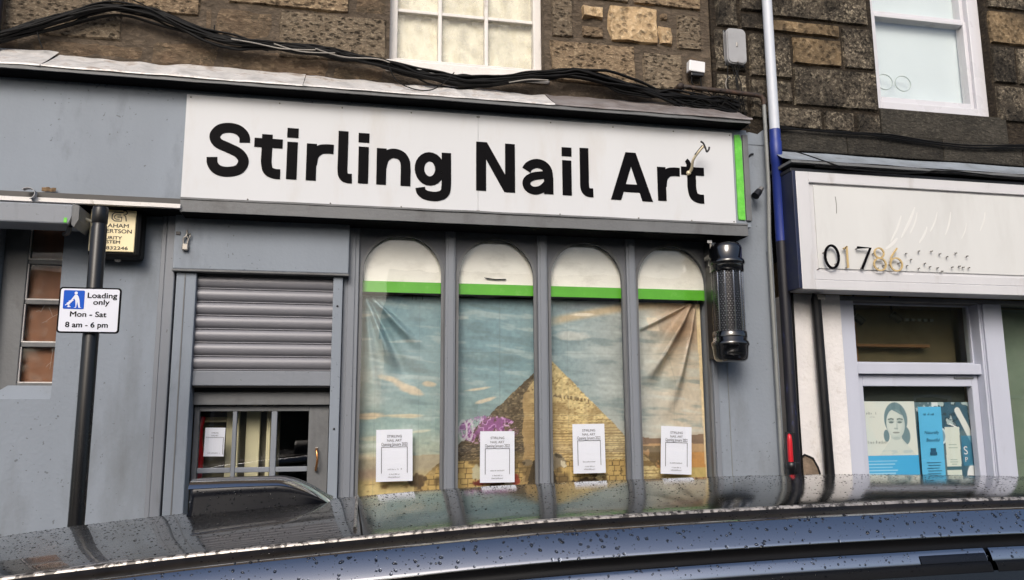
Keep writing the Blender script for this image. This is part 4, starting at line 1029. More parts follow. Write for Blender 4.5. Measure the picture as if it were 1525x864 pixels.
# ------------------------------------------------------------------ parking sign on its post
ps = thing('parking_sign', 'black post carrying a white Loading only plate', 'road sign', (-1.112, 3.90, .12))
m = MB(); m.lathe(-1.1125, 3.90, [(.0335, .12), (.0335, 2.78), (.0305, 2.79), (.0305, 2.80)], 24); pole_m = pmat('black_post_paint', (15, 15, 17), .3, var=.2, streak=.3, dirt=(40, 38, 36), damt=.5, dthr=(.6, .8), dscale=9); m.build('post', pole_m, ps)
m = MB(); m.lathe(-1.1125, 3.90, [(.0315, 2.80), (.0335, 2.805), (.0335, 2.868), (.031, 2.878), (0, 2.882)], 24); m.build('cap', pole_m, ps)
m = MB(); m.lathe(-1.1125, 3.90, [(.036, 2.36), (.037, 2.365), (.037, 2.39), (.036, 2.395)], 24); m.box(-1.15, -1.075, 3.862, 3.885, 2.36, 2.395, .003); m.build('clamp', steel, ps)
PX0, PX1, PZ0, PZ1 = -1.2415, -.9865, 2.292, 2.497
m = MB().prism(rrect(PX0, PX1, PZ0, PZ1, .014), 3.856, 3.862); m.build('plate_border', black_vinyl, ps)
m = MB().prism(rrect(PX0 + .007, PX1 - .007, PZ0 + .007, PZ1 - .007, .010), 3.8535, 3.8562); m.build('plate', plate_w, ps)
m = MB().prism(rrect(-1.222, -1.137, 2.399, 2.482, .005), 3.852, 3.8537); m.build('blue_panel', blue_sign, ps)
m = MB(); yk = [3.8518]
def wp(poly):
    m.prism(poly, yk[0], 3.8522); yk[0] -= .0002
def circ(cx, cz, r, n=12): return [(cx + r * math.cos(2 * math.pi * k / n), cz + r * math.sin(2 * math.pi * k / n)) for k in range(n)]
wp(circ(-1.172, 2.470, .0068))
wp([(-1.182, 2.452), (-1.176, 2.463), (-1.166, 2.462), (-1.160, 2.452), (-1.156, 2.436), (-1.152, 2.407), (-1.146, 2.405), (-1.158, 2.404), (-1.165, 2.43), (-1.168, 2.405), (-1.178, 2.404), (-1.170, 2.409), (-1.173, 2.436)])
wp([(-1.180, 2.456), (-1.192, 2.437), (-1.200, 2.434), (-1.199, 2.431), (-1.188, 2.434), (-1.176, 2.448)])
wp([(-1.181, 2.440), (-1.196, 2.430), (-1.214, 2.416), (-1.212, 2.413), (-1.196, 2.4255), (-1.180, 2.436)])
wp([(-1.208, 2.424), (-1.198, 2.431), (-1.192, 2.421), (-1.202, 2.414)])
wp([(-1.198, 2.433), (-1.191, 2.4375), (-1.186, 2.430), (-1.1925, 2.4245)])
wp(circ(-1.198, 2.410, .0048)); wp([(-1.206, 2.407), (-1.199, 2.411), (-1.190, 2.409), (-1.190, 2.406)])
m.build('pictogram', plate_w, ps)
for s, x0, x1, z, sz in (('Loading', -1.124, -1.003, 2.450, .0335), ('only', -1.099, -1.033, 2.420, .0335), ('Mon - Sat', -1.190, -1.042, 2.365, .0335), ('8 am - 6 pm', -1.206, -1.033, 2.318, .0335)):
    text_mesh(s, x0, x1, z, 3.8525, black_vinyl, ps, thick=.0008, size=sz)

# ------------------------------------------------------------------ barber pole
bp = thing('barber_pole', 'unlit black barber pole with a clear tube on the grey wall', 'barber pole', (2.312, 4.53, 2.24))
BX, BY = 2.312, 4.545
bx('wall_bracket', black, bp, BX - .075, BX + .02, 4.60, 4.70, 2.27, 2.98, .01)
bx('wall_bracket', black_gloss, bp, BX - .10, BX - .01, 4.56, 4.66, 2.885, 3.0, .012)
bx('label_tag', box_white, bp, BX - .115, BX - .085, 4.555, 4.5615, 2.985, 3.003, .001)
m = MB(); m.lathe(BX, BY, [(.098, 2.838), (.112, 2.845), (.115, 2.856), (.112, 2.872), (.102, 2.880), (.102, 2.945), (.097, 2.962), (.082, 2.978), (.04, 2.987), (0, 2.988)], 14); m.build('top_cap', black_gloss, bp)
m = MB(); m.lathe(BX, BY, [(.096, 2.398), (.104, 2.392), (.104, 2.372), (.112, 2.366), (.1145, 2.346), (.108, 2.336), (.105, 2.29), (.100, 2.262), (.086, 2.246), (.05, 2.240), (0, 2.239)], 28); m.build('bottom_cap', black_gloss, bp)
m = MB(); m.lathe(BX, BY, [(.101, 2.80), (.104, 2.803), (.104, 2.84)], 28); m.build('collar', black_gloss, bp)
m = MB(); m.lathe(BX, BY, [(.104, 2.395), (.104, 2.425), (.101, 2.428)], 28); m.build('collar', black_gloss, bp)
m = MB(); m.lathe(BX, BY, [(.084, 2.40), (.084, 2.84)], 36); m.build('inner_drum', black, bp)
m = MB()
for k in range(26):
    for j in range(30):
        a = 2 * math.pi * (j + .5 * (k % 2)) / 30
        if math.sin(a) < .15:
            z = 2.435 + k * .0145
            t_ = Vector((-math.sin(a), math.cos(a), 0)); s_ = .0024; nrm = Vector((math.cos(a), math.sin(a), 0))
            c0 = Vector((BX, BY, z)) + nrm * .0848
            m.add([c0 - t_ * s_ + Vector((0, 0, -s_)), c0 + t_ * s_ + Vector((0, 0, -s_)), c0 + t_ * s_ + Vector((0, 0, s_)), c0 - t_ * s_ + Vector((0, 0, s_))], [(0, 1, 2, 3)])
o = m.build('perforation', pmat('dull_silver', (150, 150, 152), .3, metal=.8), bp); kind(o, 'stuff')
for a in (-2.72, -2.2, -1.62, -1.05, -.5):
    MB().box(BX + .0895 * math.cos(a) - .004, BX + .0895 * math.cos(a) + .004, BY + .0895 * math.sin(a) - .002, BY + .0895 * math.sin(a) + .002, 2.428, 2.80, .001).build('chrome_rib', chrome, bp)
m = MB(); m.lathe(BX, BY, [(.098, 2.41), (.098, 2.82)], 40); m.build('clear_tube', glass_mat('tube_glass', tint=(.9, .9, .92), ior=1.25), bp)

# ------------------------------------------------------------------ cables and wall services
cb_ = thing('cable_bundle', 'sagging bundle of black cables strung along the stone wall', 'cables', (0, 4.66, 4.0))
main = [(-3.2, 3.80), (-2.5, 3.86), (-2.039, 3.955), (-1.909, 3.999), (-1.713, 4.082), (-1.479, 4.194), (-1.312, 4.236), (-1.123, 4.21), (-.862, 4.124), (-.694, 4.094), (-.486, 4.084), (-.216, 4.075), (.021, 4.054), (.222, 4.02), (.467, 3.972), (.674, 3.95), (.885, 3.981), (1.143, 4.029), (1.385, 4.068), (1.586, 4.039), (1.811, 3.994), (2.041, 3.966), (2.322, 3.933), (2.50, 3.905)]
def strand(base, spread, ph, r, mat, yb=4.66, sprd_y=.02, end=None):
    base = [(p.x, p.y) for p in spline([(x, z, 0) for x, z in base], 3)]
    pts = []
    for i, (x, z) in enumerate(base):
        t = i / (len(base) - 1)
        k = spread * (1 + .7 * smooth(.72, 1., t))
        pts.append((x, yb + 1.6 * sprd_y * nz(x * 2.3, ph * 3.1) - .01, z + k * (math.sin(ph * 2.1) * .7 + 1.5 * nz(x * 2.1, ph * 5.3) + .8 * nz(x * 5.1, ph * 2.3) + .25 * nz(x * 13, ph))))
    return MB().tube(spline(pts, 5), r, 6, False).build('cable', mat, cb_)
for k in range(17):
    strand(main, .027, k * 1.17 + .4, .0062 + .003 * ((k * 7) % 3) / 2, cable_m, yb=4.655 - .006 * (k % 4))
low = [(-3.2, 3.74), (-2.035, 3.92), (-1.907, 3.971), (-1.711, 4.058), (-1.345, 4.196), (-1.084, 4.16), (-.75, 4.093), (-.485, 4.067)]
strand(low, .004, .3, .007, cable_m, 4.67); strand(low, .004, 2.3, .006, cable_m, 4.67)
for pts in ([(-.689, 4.084), (-.558, 4.072), (-.406, 4.052), (-.214, 4.061)], [(-.215, 4.070), (-.057, 4.032), (.14, 4.036), (.22, 4.019)], [(-.45, 4.078), (-.30, 4.045), (-.1, 4.05)], [(.95, 3.955), (1.08, 3.985), (1.2, 3.99)]):
    strand(pts, .002, .5, .0035, pale_cable, 4.61, 0)
strand([(.208, 3.985), (.261, 3.89), (.361, 3.845), (.462, 3.847), (.543, 3.901), (.603, 3.97)], .0, .1, .0035, cable_m, 4.56, 0)
strand([(-1.263, 4.316), (-1.096, 4.25), (-.87, 4.167), (-.718, 4.127)], .0, .1, .004, cable_m, 4.69, 0)
for pts in ([(-1.72, 4.05), (-1.70, 3.99), (-1.685, 3.955)], [(-.79, 4.18), (-.79, 4.14)], [(-.80, 4.09), (-.75, 4.125), (-.70, 4.12), (-.66, 4.10)]): strand(pts, 0, .2, .004, cable_m, 4.65, 0)
tg = thing('cable_tangle', 'tangle of thin black wires below the grey junction box', 'cables', (2.42, 4.65, 3.9))
for k in range(34):
    x = 1.95 + random.random() * .42; z = 3.955 + random.random() * .05; pts = [(x, 4.64, z)]
    ex = 2.33 + random.random() * .22; ez = 3.86 + random.random() * .15
    for q in range(1, 5): t = q / 4; pts.append((x + (ex - x) * t + random.uniform(-.02, .02), 4.645 + random.uniform(-.03, .02), z + (ez - z) * t + random.uniform(-.05, .05)))
    MB().tube(spline(pts, 4), .0032, 5, False).build('wire', cable_m, tg)
for x0, x1, x2 in ((2.478, 2.50, 2.52), (2.50, 2.51, 2.50), (2.52, 2.505, 2.54), (2.54, 2.50, 2.48), (2.49, 2.53, 2.55), (2.45, 2.44, 2.48)):
    MB().tube(spline([(x0, 4.66, 4.235), (x1, 4.65, 4.12), (x1 + .005, 4.648, 4.04), (x2, 4.65, 3.93), (x2 + .03, 4.655, 3.79)], 4), .0032, 5, False).build('wire', cable_m, tg)
MB().tube(spline([(2.46, 4.66, 4.15), (2.43, 4.65, 4.12), (2.425, 4.65, 4.07), (2.45, 4.65, 4.03)], 4), .003, 5, False).build('wire', pale_cable, tg)

jb = thing('junction_box', 'rounded grey junction box fixed high on the dark stone', 'junction box', (2.512, 4.69, 4.23))
o = MB().prism(rrect(2.443, 2.583, 4.237, 4.488, .034), 4.645, 4.685).build('cover', box_grey, jb); MB().prism(rrect(2.450, 2.576, 4.244, 4.481, .030), 4.637, 4.6455).build('cover_face', box_grey, jb); bx('back_plate', black, jb, 2.437, 2.585, 4.68, 4.70, 4.232, 4.492, .008)
m = MB(); m.lathe(2.512, 4.245, [(0, 4.628), (.006, 4.629), (.007, 4.64)], 8, 'y'); m.box(2.508, 2.517, 4.631, 4.636, 4.355, 4.385, .002); m.build('screw', steel, jb)
wb_ = thing('white_socket_box', 'small tilted white box on the wall above the rusty rail', 'junction box', (2.219, 4.70, 4.15))
m = MB(); m.box(2.164, 2.276, 4.64, 4.69, 4.155, 4.232, .006); o = m.build('cover', box_white, wb_); o.rotation_euler = (0, R(4), 0)
bx('cable_gland', black, wb_, 2.18, 2.27, 4.645, 4.70, 4.128, 4.152, .006)
MB().tube([(2.19, 4.66, 4.135), (2.185, 4.66, 4.09), (2.20, 4.66, 4.06)], .004, 6).build('lead_wire', cable_m, wb_); MB().tube([(2.25, 4.66, 4.135), (2.255, 4.66, 4.06), (2.25, 4.66, 4.0)], .004, 6).build('lead_wire', cable_m, wb_)

rr_ = thing('rusty_pipe', 'thin rusty pipe turning down into grey conduit beside the drainpipe', 'pipe', (2.69, 4.64, 2.0))
m = MB(); m.tube([(2.09, 4.70, 4.047), (2.10, 4.66, 4.045), (2.12, 4.645, 4.044), (2.40, 4.64, 4.033), (2.64, 4.635, 4.022), (2.668, 4.635, 4.015), (2.682, 4.635, 3.992), (2.684, 4.635, 3.96)], .016, 10); m.lathe(2.10, 4.045, [(0, 4.625), (.02, 4.63), (.024, 4.655), (.02, 4.70)], 12, 'y'); m.build('rail', rust, rr_)
m = MB(); m.tube([(2.684, 4.635, 3.962), (2.686, 4.64, 3.4), (2.672, 4.65, 3.0), (2.676, 4.66, 2.2), (2.68, 4.66, .2)], .0125, 10); m.build('conduit', conduit_m, rr_)

dp = thing('drainpipe', 'drainpipe painted white above and blue below between the two shops', 'drainpipe', (2.742, 4.62, 1.0))
m = MB(); m.lathe(2.742, 4.62, [(.033, 3.785), (.033, 7.5)], 20); m.build('white_length', pipe_w, dp)
m = MB(); m.lathe(2.742, 4.62, [(.035, 3.03), (.035, 3.55), (.039, 3.555), (.039, 3.70), (.036, 3.705), (.036, 3.784)], 20); m.build('blue_length', pipe_b, dp)
m = MB(); m.lathe(2.742, 4.62, [(.035, .12), (.035, 3.029)], 20); m.build('dark_length', pipe_k, dp)
wc = thing('wall_cables', 'strip of dirty black cables running down beside the blue pipe', 'cables', (2.79, 4.64, 1.0))
for k, (x, r) in enumerate(((2.786, .011), (2.803, .009), (2.818, .008))):
    MB().tube([(x, 4.655, 3.62), (x + .004 * nz(k, 1.), 4.655, 3.1), (x - .012 + .003 * k, 4.65, 2.75), (x - .012, 4.65, 2.0), (x - .01, 4.65, .2)], r, 8).build('cable', cable_m if k != 1 else pipe_k, wc)
sn = thing('wall_sensor', 'little black lamp with a shiny knob on the grey wall', 'lamp', (2.59, 4.70, 3.33))
m = MB(); m.tube([(2.565, 4.60, 3.318), (2.60, 4.61, 3.355)], [.026, .022], 14); m.tube([(2.59, 4.62, 3.34), (2.60, 4.70, 3.35)], .012, 8); m.build('housing', black, sn)
m = MB(); m.tube([(2.602, 4.61, 3.357), (2.622, 4.612, 3.378)], [.018, .014], 12); m.build('knob', steel, sn)
rc = thing('slack_cables', 'pair of slack cables across the dark sill course', 'cables', (3.6, 4.62, 3.8))
for pts in ([(2.78, 3.82), (3.02, 3.803), (3.372, 3.812), (3.629, 3.815), (3.942, 3.788), (4.263, 3.782), (4.68, 3.812), (5.5, 3.87)], [(2.78, 3.81), (3.22, 3.80), (3.628, 3.803), (3.993, 3.772), (4.315, 3.766), (4.679, 3.802), (5.5, 3.84)], [(2.78, 3.80), (3.3, 3.812), (3.8, 3.78), (4.4, 3.77), (5.5, 3.85)]):
    MB().tube(spline([(x, 4.635 + .005 * nz(x, 2.), z) for x, z in pts], 4), .0055, 6, False).build('cable', cable_m, rc)
rp = thing('red_tipped_post', 'black bracket holding an upright red tube beside the drainpipe', 'post', (2.66, 4.50, 1.2))
m = MB(); m.lathe(2.645, 4.50, [(.016, 1.64), (.015, 1.78), (.011, 1.805), (0, 1.813)], 14); m.build('tube', red_m, rp)
m = MB(); m.lathe(2.645, 4.50, [(.022, 1.2), (.022, 1.60), (.028, 1.605), (.028, 1.64), (.02, 1.645), (0, 1.646)], 14); m.box(2.655, 2.70, 4.49, 4.52, 1.58, 1.64, .004); m.box(2.672, 2.69, 4.50, 4.60, 1.3, 1.82, .004); m.build('bracket', black, rp)

# ------------------------------------------------------------------ white shop next door
ws = thing('white_shopfront', 'white shop next door with a lilac door and boxed fascia', 'shopfront', (3.8, 4.75, .12))
# boxed fascia
m = MB(); m.box(2.770, 6.5, 4.47, 4.66, 2.700, 3.448, .004); m.build('fascia_box', white_paint, ws)
m = frame_mb(2.768, 6.5, 2.693, 3.452, 4.45, 4.469, .09, .02, .070, .062, .004); m.build('fascia_frame', white_paint, ws)
m = MB(); m.box(2.860, 6.4, 4.456, 4.4695, 2.757, 2.812, .003); m.build('fascia_trim', white_paint, ws)
m = MB(); m.box(2.895, 6.4, 4.462, 4.469, 2.83, 3.368, .002); m.build('fascia_panel', pmat('stained_white_panel', (209, 210, 209), .45, var=.03, vscale=1.6, streak=.25, dirt=(182, 181, 178), damt=.55, dthr=(.5, .8), dscale=4, spec=.25, bump=.04, bscale=6), ws)
bx('fascia_end', pmat('navy_paint', (24, 32, 62), .4, var=.15, dirt=(60, 66, 50), damt=.5, dscale=14), ws, 2.745, 2.768, 4.452, 4.68, 2.70, 3.455, .002)
bx('fascia_top', black, ws, 2.74, 6.5, 4.46, 4.70, 3.453, 3.475, .002)
o = wob(2.73, 6.5, 4.43, 4.70, 3.500, 3.518, 60, .006, 21).build('roof_edge', grey_dark, ws); recalc(o)
def fl(u, v):
    x = 2.725 + u * 3.8; z = 3.519 + .135 * v + .008 * nz(x * 2, v * 2, 4.) * (1 if v > .3 else .3); y = 4.425 + .235 * v ** .8 + .008 * nz(x * 4, v * 4, 8.)
    return (x, y, z)
MB().grid(90, 6, fl).build('lead_sheet', lead_blue, ws)
m = MB().tube(spline([(2.731, 4.50, 3.61), (2.838, 4.46, 3.571), (3.047, 4.42, 3.494), (3.151, 4.425, 3.476), (3.535, 4.43, 3.472), (3.842, 4.425, 3.505), (4.1, 4.425, 3.501), (4.6, 4.43, 3.476)], 5), .004, 6, False); m.build('loose_wire', cable_m, ws)
m = MB().tube(spline([(2.9, 4.44, 3.485), (3.6, 4.43, 3.478), (3.75, 4.42, 3.50), (3.9, 4.42, 3.495), (4.2, 4.43, 3.485), (4.9, 4.43, 3.482)], 5), .0045, 6, False); m.build('loose_wire', cable_m, ws)
# raised numerals that are left
def numeral(strokes, mat, w):
    m = MB()
    for k, (pts, sm) in enumerate(strokes):
        A, B = ribbon(pts, w, smooth=sm); m.strip(A, B, 4.428 - .0004 * k, 4.437 + .0003 * k)
    o = m.build('numeral', mat, ws); recalc(o); return o
def ell(cx, cz, rx, rz, a0=0, a1=2 * math.pi, n=24): return [(cx + rx * math.cos(a), cz + rz * math.sin(a)) for a in np.linspace(a0, a1, n)]
numeral([(ell(2.972, 2.900, .047, .072), False)], black_vinyl, .014)
numeral([([(3.055, 2.955), (3.080, 2.972), (3.080, 2.832)], False)], gold, .011)
numeral([([(3.155, 2.966), (3.248, 2.966), (3.178, 2.830)], False)], black_vinyl, .015)
numeral([(ell(3.308, 2.936, .033, .032), False), (ell(3.308, 2.863, .042, .040), False)], gold, .009)
numeral([(ell(3.425, 2.866, .042, .042), False), ([(3.386, 2.880), (3.395, 2.915), (3.425, 2.955), (3.440, 2.972)], True)], gold, .009)
m = MB()
for x, z in ((2.93, 2.93), (3.01, 2.86), (3.08, 2.96), (3.085, 2.84), (3.165, 2.965), (3.19, 2.84), (3.28, 2.935), (3.345, 2.86), (3.395, 2.87), (3.46, 2.88), (2.885, 2.822), (3.30, 2.84)): m.tube([(x, 4.438, z), (x - .002, 4.463, z - .002)], .004, 6)
m.build('stand_off', steel, ws)
def un(px, py):   # studs listed by their spot on the panel
    return (px, py)
for x, z in ((3.522, 2.946), (3.618, 2.965), (3.712, 2.968), (3.772, 2.953), (3.824, 2.935), (3.892, 2.962), (3.975, 2.945), (3.555, 2.908), (3.522, 2.866), (3.654, 2.886), (3.690, 2.865), (3.606, 2.852), (3.745, 2.86), (3.776, 2.838), (3.856, 2.868), (3.910, 2.876), (3.938, 2.87), (3.980, 2.868)):
    MB().tube([(x, 4.464, z), (x - .012, 4.435, z - .004)], .0042, 6).build('fixing_stud', steel, ws)
glue = pmat('dried_glue', (219, 219, 217), .6, var=.03)
for x, z, l, w_, a in ((3.42, 3.02, .20, .014, 62), (3.50, 3.05, .24, .018, 60), (3.57, 3.08, .16, .010, 66), (3.63, 3.02, .13, .014, 58), (3.72, 3.10, .15, .010, 64), (3.83, 3.08, .17, .012, 70), (3.38, 2.97, .12, .020, 40), (3.95, 3.06, .12, .009, 66), (4.1, 3.12, .14, .010, 68)):
    A, B = ribbon([(x, z), (x + .5 * l * math.cos(R(a)) + .008, z + .5 * l * math.sin(R(a))), (x + l * math.cos(R(a)), z + l * math.sin(R(a)))], lambda t: w_ * (.35 + 1.2 * t * (1 - t) * 2))
    o = MB().strip(A, B, 4.4608, 4.4625).build('glue_smear', glue, ws); recalc(o)
A, B = ribbon([(3.045, 3.30), (3.049, 3.25), (3.046, 3.19)], .004); o = MB().strip(A, B, 4.4606, 4.4625).build('scratch', steel, ws); recalc(o)
# rendered pier, lintel, door
pr = bx('rendered_pier', render_m, ws, 2.815, 3.175, 4.68, 4.90, .12, 2.70, .004)
MB().prism([(2.822, 1.50), (2.822, 1.66), (2.845, 1.678), (2.87, 1.668), (2.90, 1.655), (2.93, 1.60), (2.945, 1.55), (2.965, 1.50)], 4.676, 4.685).build('bare_patch', bare_m, pr)
pts = [(2.822, 1.66), (2.845, 1.678), (2.87, 1.668), (2.90, 1.655), (2.93, 1.60), (2.945, 1.55), (2.965, 1.50)]
A, B = ribbon(pts, .010, smooth=False); o = MB().strip(A, B, 4.670, 4.679).build('peeled_edge', black, pr); recalc(o)
bx('lintel', grey_dark, ws, 2.83, 6.4, 4.70, 4.88, 2.672, 2.698, .002)
bx('door_jamb', lilac, ws, 3.177, 3.284, 4.70, 4.86, .12, 2.670, .004)
bx('door_jamb', lilac, ws, 4.25, 4.275, 4.715, 4.86, .12, 2.670, .003); bx('door_jamb', lilac, ws, 4.277, 4.425, 4.70, 4.86, .12, 2.670, .004)
bx('door_jamb', lilac, ws, 4.263, 4.2695, 4.708, 4.7145, .12, 2.665, .001)
tb = bx('transom', lilac, ws, 3.284, 4.25, 4.735, 4.86, 2.190, 2.262, .004)
tr = frame_mb(3.2845, 4.2495, 2.2625, 2.6695, 4.79, 4.84, .012, .012, .008, .01, .002).build('transom_light', lilac, ws)
bx('pane', glass_dim, tr, 3.296, 4.238, 4.81, 4.815, 2.27, 2.662, 0)
nd = frame_mb(3.2865, 4.2475, .15, 2.186, 4.775, 4.825, .078, .050, .075, .25, .004).build('door', lilac, ws)
bx('pane', glass, nd, 3.364, 4.198, 4.80, 4.805, .4, 2.111, 0)
bx('closer_plate', grey_dark, nd, 4.06, 4.21, 4.766, 4.775, 2.162, 2.172, .001)
# side window of that shop
bx('side_pane', glass_mat('green_glass', tint=(.84, .88, .84), ior=1.5, dirt=.05), ws, 4.425, 6.4, 4.80, 4.806, .8, 2.67, 0)
bx('stall_riser', lilac, ws, 4.425, 6.4, 4.72, 4.88, .12, .8, .004)
bx('inner_screen', pmat('green_grey_screen', (150, 158, 148), .8, var=.08, dirt=(120, 124, 110), damt=.4), ws, 4.43, 6.3, 4.86, 4.88, .8, 2.66, 0)
bx('dark_backing', pmat('dark_green_felt', (44, 52, 46), .9, var=.1), nd, 3.33, 4.23, 4.885, 4.892, 1.2, 2.13, 0)
bx('brown_backing', pmat('brown_plaster', (124, 110, 88), .9, var=.12, vscale=3, dirt=(84, 72, 56), damt=.6), tr, 3.27, 4.27, 4.985, 4.995, 2.2, 2.72, 0)
# things in the transom light
sp = thing('spot_lamp_track', 'black spot lamps under the ceiling behind the transom pane', 'lamps', (3.7, 5.0, 2.5))
for x, z in ((3.45, 2.60), (3.74, 2.62)):
    m = MB(); m.tube([(x, 4.93, z), (x + .05, 4.91, z - .05)], .028, 12); m.tube([(x, 4.93, z), (x, 4.93, 2.95)], .008, 6); m.build('spot_lamp', black, sp)
m = MB(); 
for k in range(5): m.box(3.85 + k * .05, 3.88 + k * .05, 4.94, 4.96, 2.575, 2.592)
m.build('grille', steel, sp)
sh = thing('wooden_shelf', 'brown wooden shelf seen through the transom pane', 'shelf', (3.8, 5.1, 2.36))
bx('board', pmat('shelf_wood', (140, 98, 66), .6, var=.12), sh, 3.29, 4.0, 4.90, 4.98, 2.385, 2.405, .003); bx('upright', MATS['shelf_wood'], sh, 3.44, 3.465, 4.94, 4.97, 1.5, 2.384, .003); bx('upright', MATS['shelf_wood'], sh, 3.44, 3.465, 4.94, 4.97, 2.406, 2.56, .003)

# posters behind the door pane
def face_poster():
    x0, x1, z0, z1 = 3.374, 3.782, 1.30, 2.012
    xs = np.linspace(x0, x1, 180); zs = np.linspace(z0, z1, 300); X, Z = np.meshgrid(xs, zs)
    C = np.zeros(X.shape + (3,)) + np.array([216, 222, 212.])
    C = blend(C, smooth(.45, .7, fbm(X * 5, Z * 5, 71)) * .5, (206, 220, 214))
    cx, cz = 3.628, 1.885
    E = lambda px, pz, rx, rz: ((X - px) / rx) ** 2 + ((Z - pz) / rz) ** 2
    skin = (206, 216, 208); shade = (150, 172, 170); hair = (112, 140, 146); hair2 = (88, 116, 124)
    # hair behind the neck
    C = blend(C, smooth(1.1, .85, E(cx + .07, cz - .10, .035, .06)), hair); C = blend(C, smooth(1.1, .85, E(cx - .075, cz - .10, .022, .04)), hair)
    neck = (np.abs(X - cx + .0) < .042 + .9 * np.clip(1.765 - Z, 0, .2)) & (Z < 1.80) & (Z > 1.62); C = blend(C, neck * .9, (204, 214, 206)); C = blend(C, smooth(.03, .0, np.abs(Z - 1.785)) * neck * .6, shade)
    C = blend(C, (neck & (Z < 1.69)) * smooth(.5, .62, fbm(X * 14, Z * 20, 74)) * .6, (176, 198, 200))
    C = blend(C, smooth(1.06, .94, E(cx + .004, cz + .008, .088, .112)), hair)
    C = blend(C, smooth(.5, .6, fbm(X * 40, Z * 12, 75)) * (E(cx + .004, cz + .008, .088, .112) < 1) * .4, hair2)
    C = blend(C, smooth(1.06, .94, E(cx, cz - .022, .070, .098)) * ((Z < cz + .075 - .5 * np.abs(X - cx + .02) - .004)), skin)
    face = E(cx, cz - .022, .070, .098) < 1
    C = blend(C, smooth(.2, 1.0, E(cx - .012, cz - .01, .085, .12)) * face * .6, (172, 190, 186))
    for s in (-1, 1):
        C = blend(C, (np.abs(Z - (cz + .012 - .2 * np.abs(X - cx - s * .032))) < .0045) & (np.abs(X - cx - s * .034) < .022), (104, 122, 120))
        C = blend(C, smooth(1.2, .7, E(cx + s * .032, cz - .012, .017, .0065)), (96, 116, 118)); C = blend(C, smooth(1.4, .5, E(cx + s * .032, cz - .006, .024, .014)) * .35, (120, 142, 140))
    C = blend(C, smooth(1.2, .4, E(cx + .010, cz - .038, .008, .03)) * .35, shade); C = blend(C, smooth(1.2, .5, E(cx, cz - .053, .017, .006)) * .6, (140, 160, 156))
    C = blend(C, smooth(1.2, .6, E(cx, cz - .080, .028, .0065)) * .8, (150, 158, 152)); C = blend(C, (np.abs(Z - cz + .080) < .0018) & (np.abs(X - cx) < .026), (110, 124, 120))
    C = blend(C, smooth(1.2, .5, E(cx, cz - .118, .03, .012)) * .4, shade)
    lo = Z < 1.655; C = blend(C, lo.astype(float), (72, 172, 222)); C = blend(C, lo * smooth(3.72, 3.4, X) * .25, (96, 190, 232))
    for k in range(6):
        z = 1.62 - k * .020; C = blend(C, lo & (np.abs(Z - z) < .0032) & (X > 3.395) & (X < 3.62 - .02 * (k % 3)), (164, 214, 238))
    t = thing('face_poster', 'pale poster of a calm face over a blue panel behind the door glass', 'poster', (3.578, 4.83, z0))
    print_sheet('sheet', xs, zs, C, lambda X, Z: 4.832 + .002 * np.sin(X * 9), poster_m, t)
    gp = pmat('grey_print', (150, 160, 158), .6); scribble(3.400, 3.490, 1.925, .022, 4.828, gp, t, 8, True); scribble(3.43, 3.475, 1.905, .008, 4.828, gp, t, 9)
    scribble(3.395, 3.550, 1.735, .02, 4.828, gp, t, 10, True)
face_poster()
def bottle_poster():
    x0, x1, z0, z1 = 3.79, 4.222, 1.30, 2.006
    xs = np.linspace(x0, x1, 150); zs = np.linspace(z0, z1, 240); X, Z = np.meshgrid(xs, zs)
    n1 = fbm(X * 9, Z * 9, 81); n2 = fbm(X * 22, Z * 22, 85)
    C = np.zeros(X.shape + (3,)) + np.array([62, 96, 112.])
    C = blend(C, smooth(.45, .6, n1), (92, 116, 122)); C = blend(C, smooth(.5, .62, n2) * (Z > 1.84), (40, 56, 62)); C = blend(C, smooth(.58, .66, n2) * (Z > 1.85), (172, 190, 188))
    C = blend(C, ((X < 3.97) & (Z > 1.94)) * smooth(.45, .55, n2), (214, 222, 220))
    # pale pipette running down on the right, ring, bottle
    def seg(ax, az, bx_, bz, w):
        t = np.clip(((X - ax) * (bx_ - ax) + (Z - az) * (bz - az)) / ((bx_ - ax) ** 2 + (bz - az) ** 2), 0, 1); return np.hypot(X - ax - t * (bx_ - ax), Z - az - t * (bz - az)) < w
    C = blend(C, seg(4.12, 1.95, 4.22, 1.75, .022).astype(float), (214, 220, 214)); C = blend(C, seg(4.05, 1.86, 4.12, 1.83, .004).astype(float), (230, 234, 230))
    e = np.hypot((X - 3.965) / .05, (Z - 1.78) / .055); C = blend(C, np.abs(e - 1) < .12, (196, 214, 218)); C = blend(C, e < .88, (120, 160, 176))
    bt = (np.abs(X - 4.062 - .03 * (Z - 1.7)) < .056) & (Z < 1.838) & (Z > 1.515); C = blend(C, bt.astype(float), (208, 218, 206)); C = blend(C, bt & (np.abs(Z - 1.565) < .012), (70, 110, 120))
    for z, w_ in ((1.72, .03), (1.70, .035), (1.62, .028), (1.605, .03), (1.59, .02)): C = blend(C, bt & (np.abs(Z - z) < .003) & (np.abs(X - 4.06) < w_), (160, 180, 168))
    C = blend(C, ((Z < 1.52) * smooth(.4, .6, n1)), (150, 172, 180)); C = blend(C, smooth(1.1, .8, ((X - 4.2) / .05) ** 2 + ((Z - 1.5) / .09) ** 2), (222, 228, 226))
    C = blend(C, ((X > 4.13) & (Z < 1.78) & (Z > 1.58)).astype(float) * .6, (44, 128, 168))
    t = thing('bottle_poster', 'dark teal poster showing a pale bottle behind the door glass', 'poster', (4.0, 4.84, z0))
    print_sheet('sheet', xs, zs, C, lambda X, Z: 4.842 + .001 * np.sin(X * 7), poster_m, t)
    text_mesh('S', 4.14, 4.17, 1.655, 4.838, box_white, t); text_mesh('P', 4.145, 4.165, 1.605, 4.838, box_white, t)
bottle_poster()
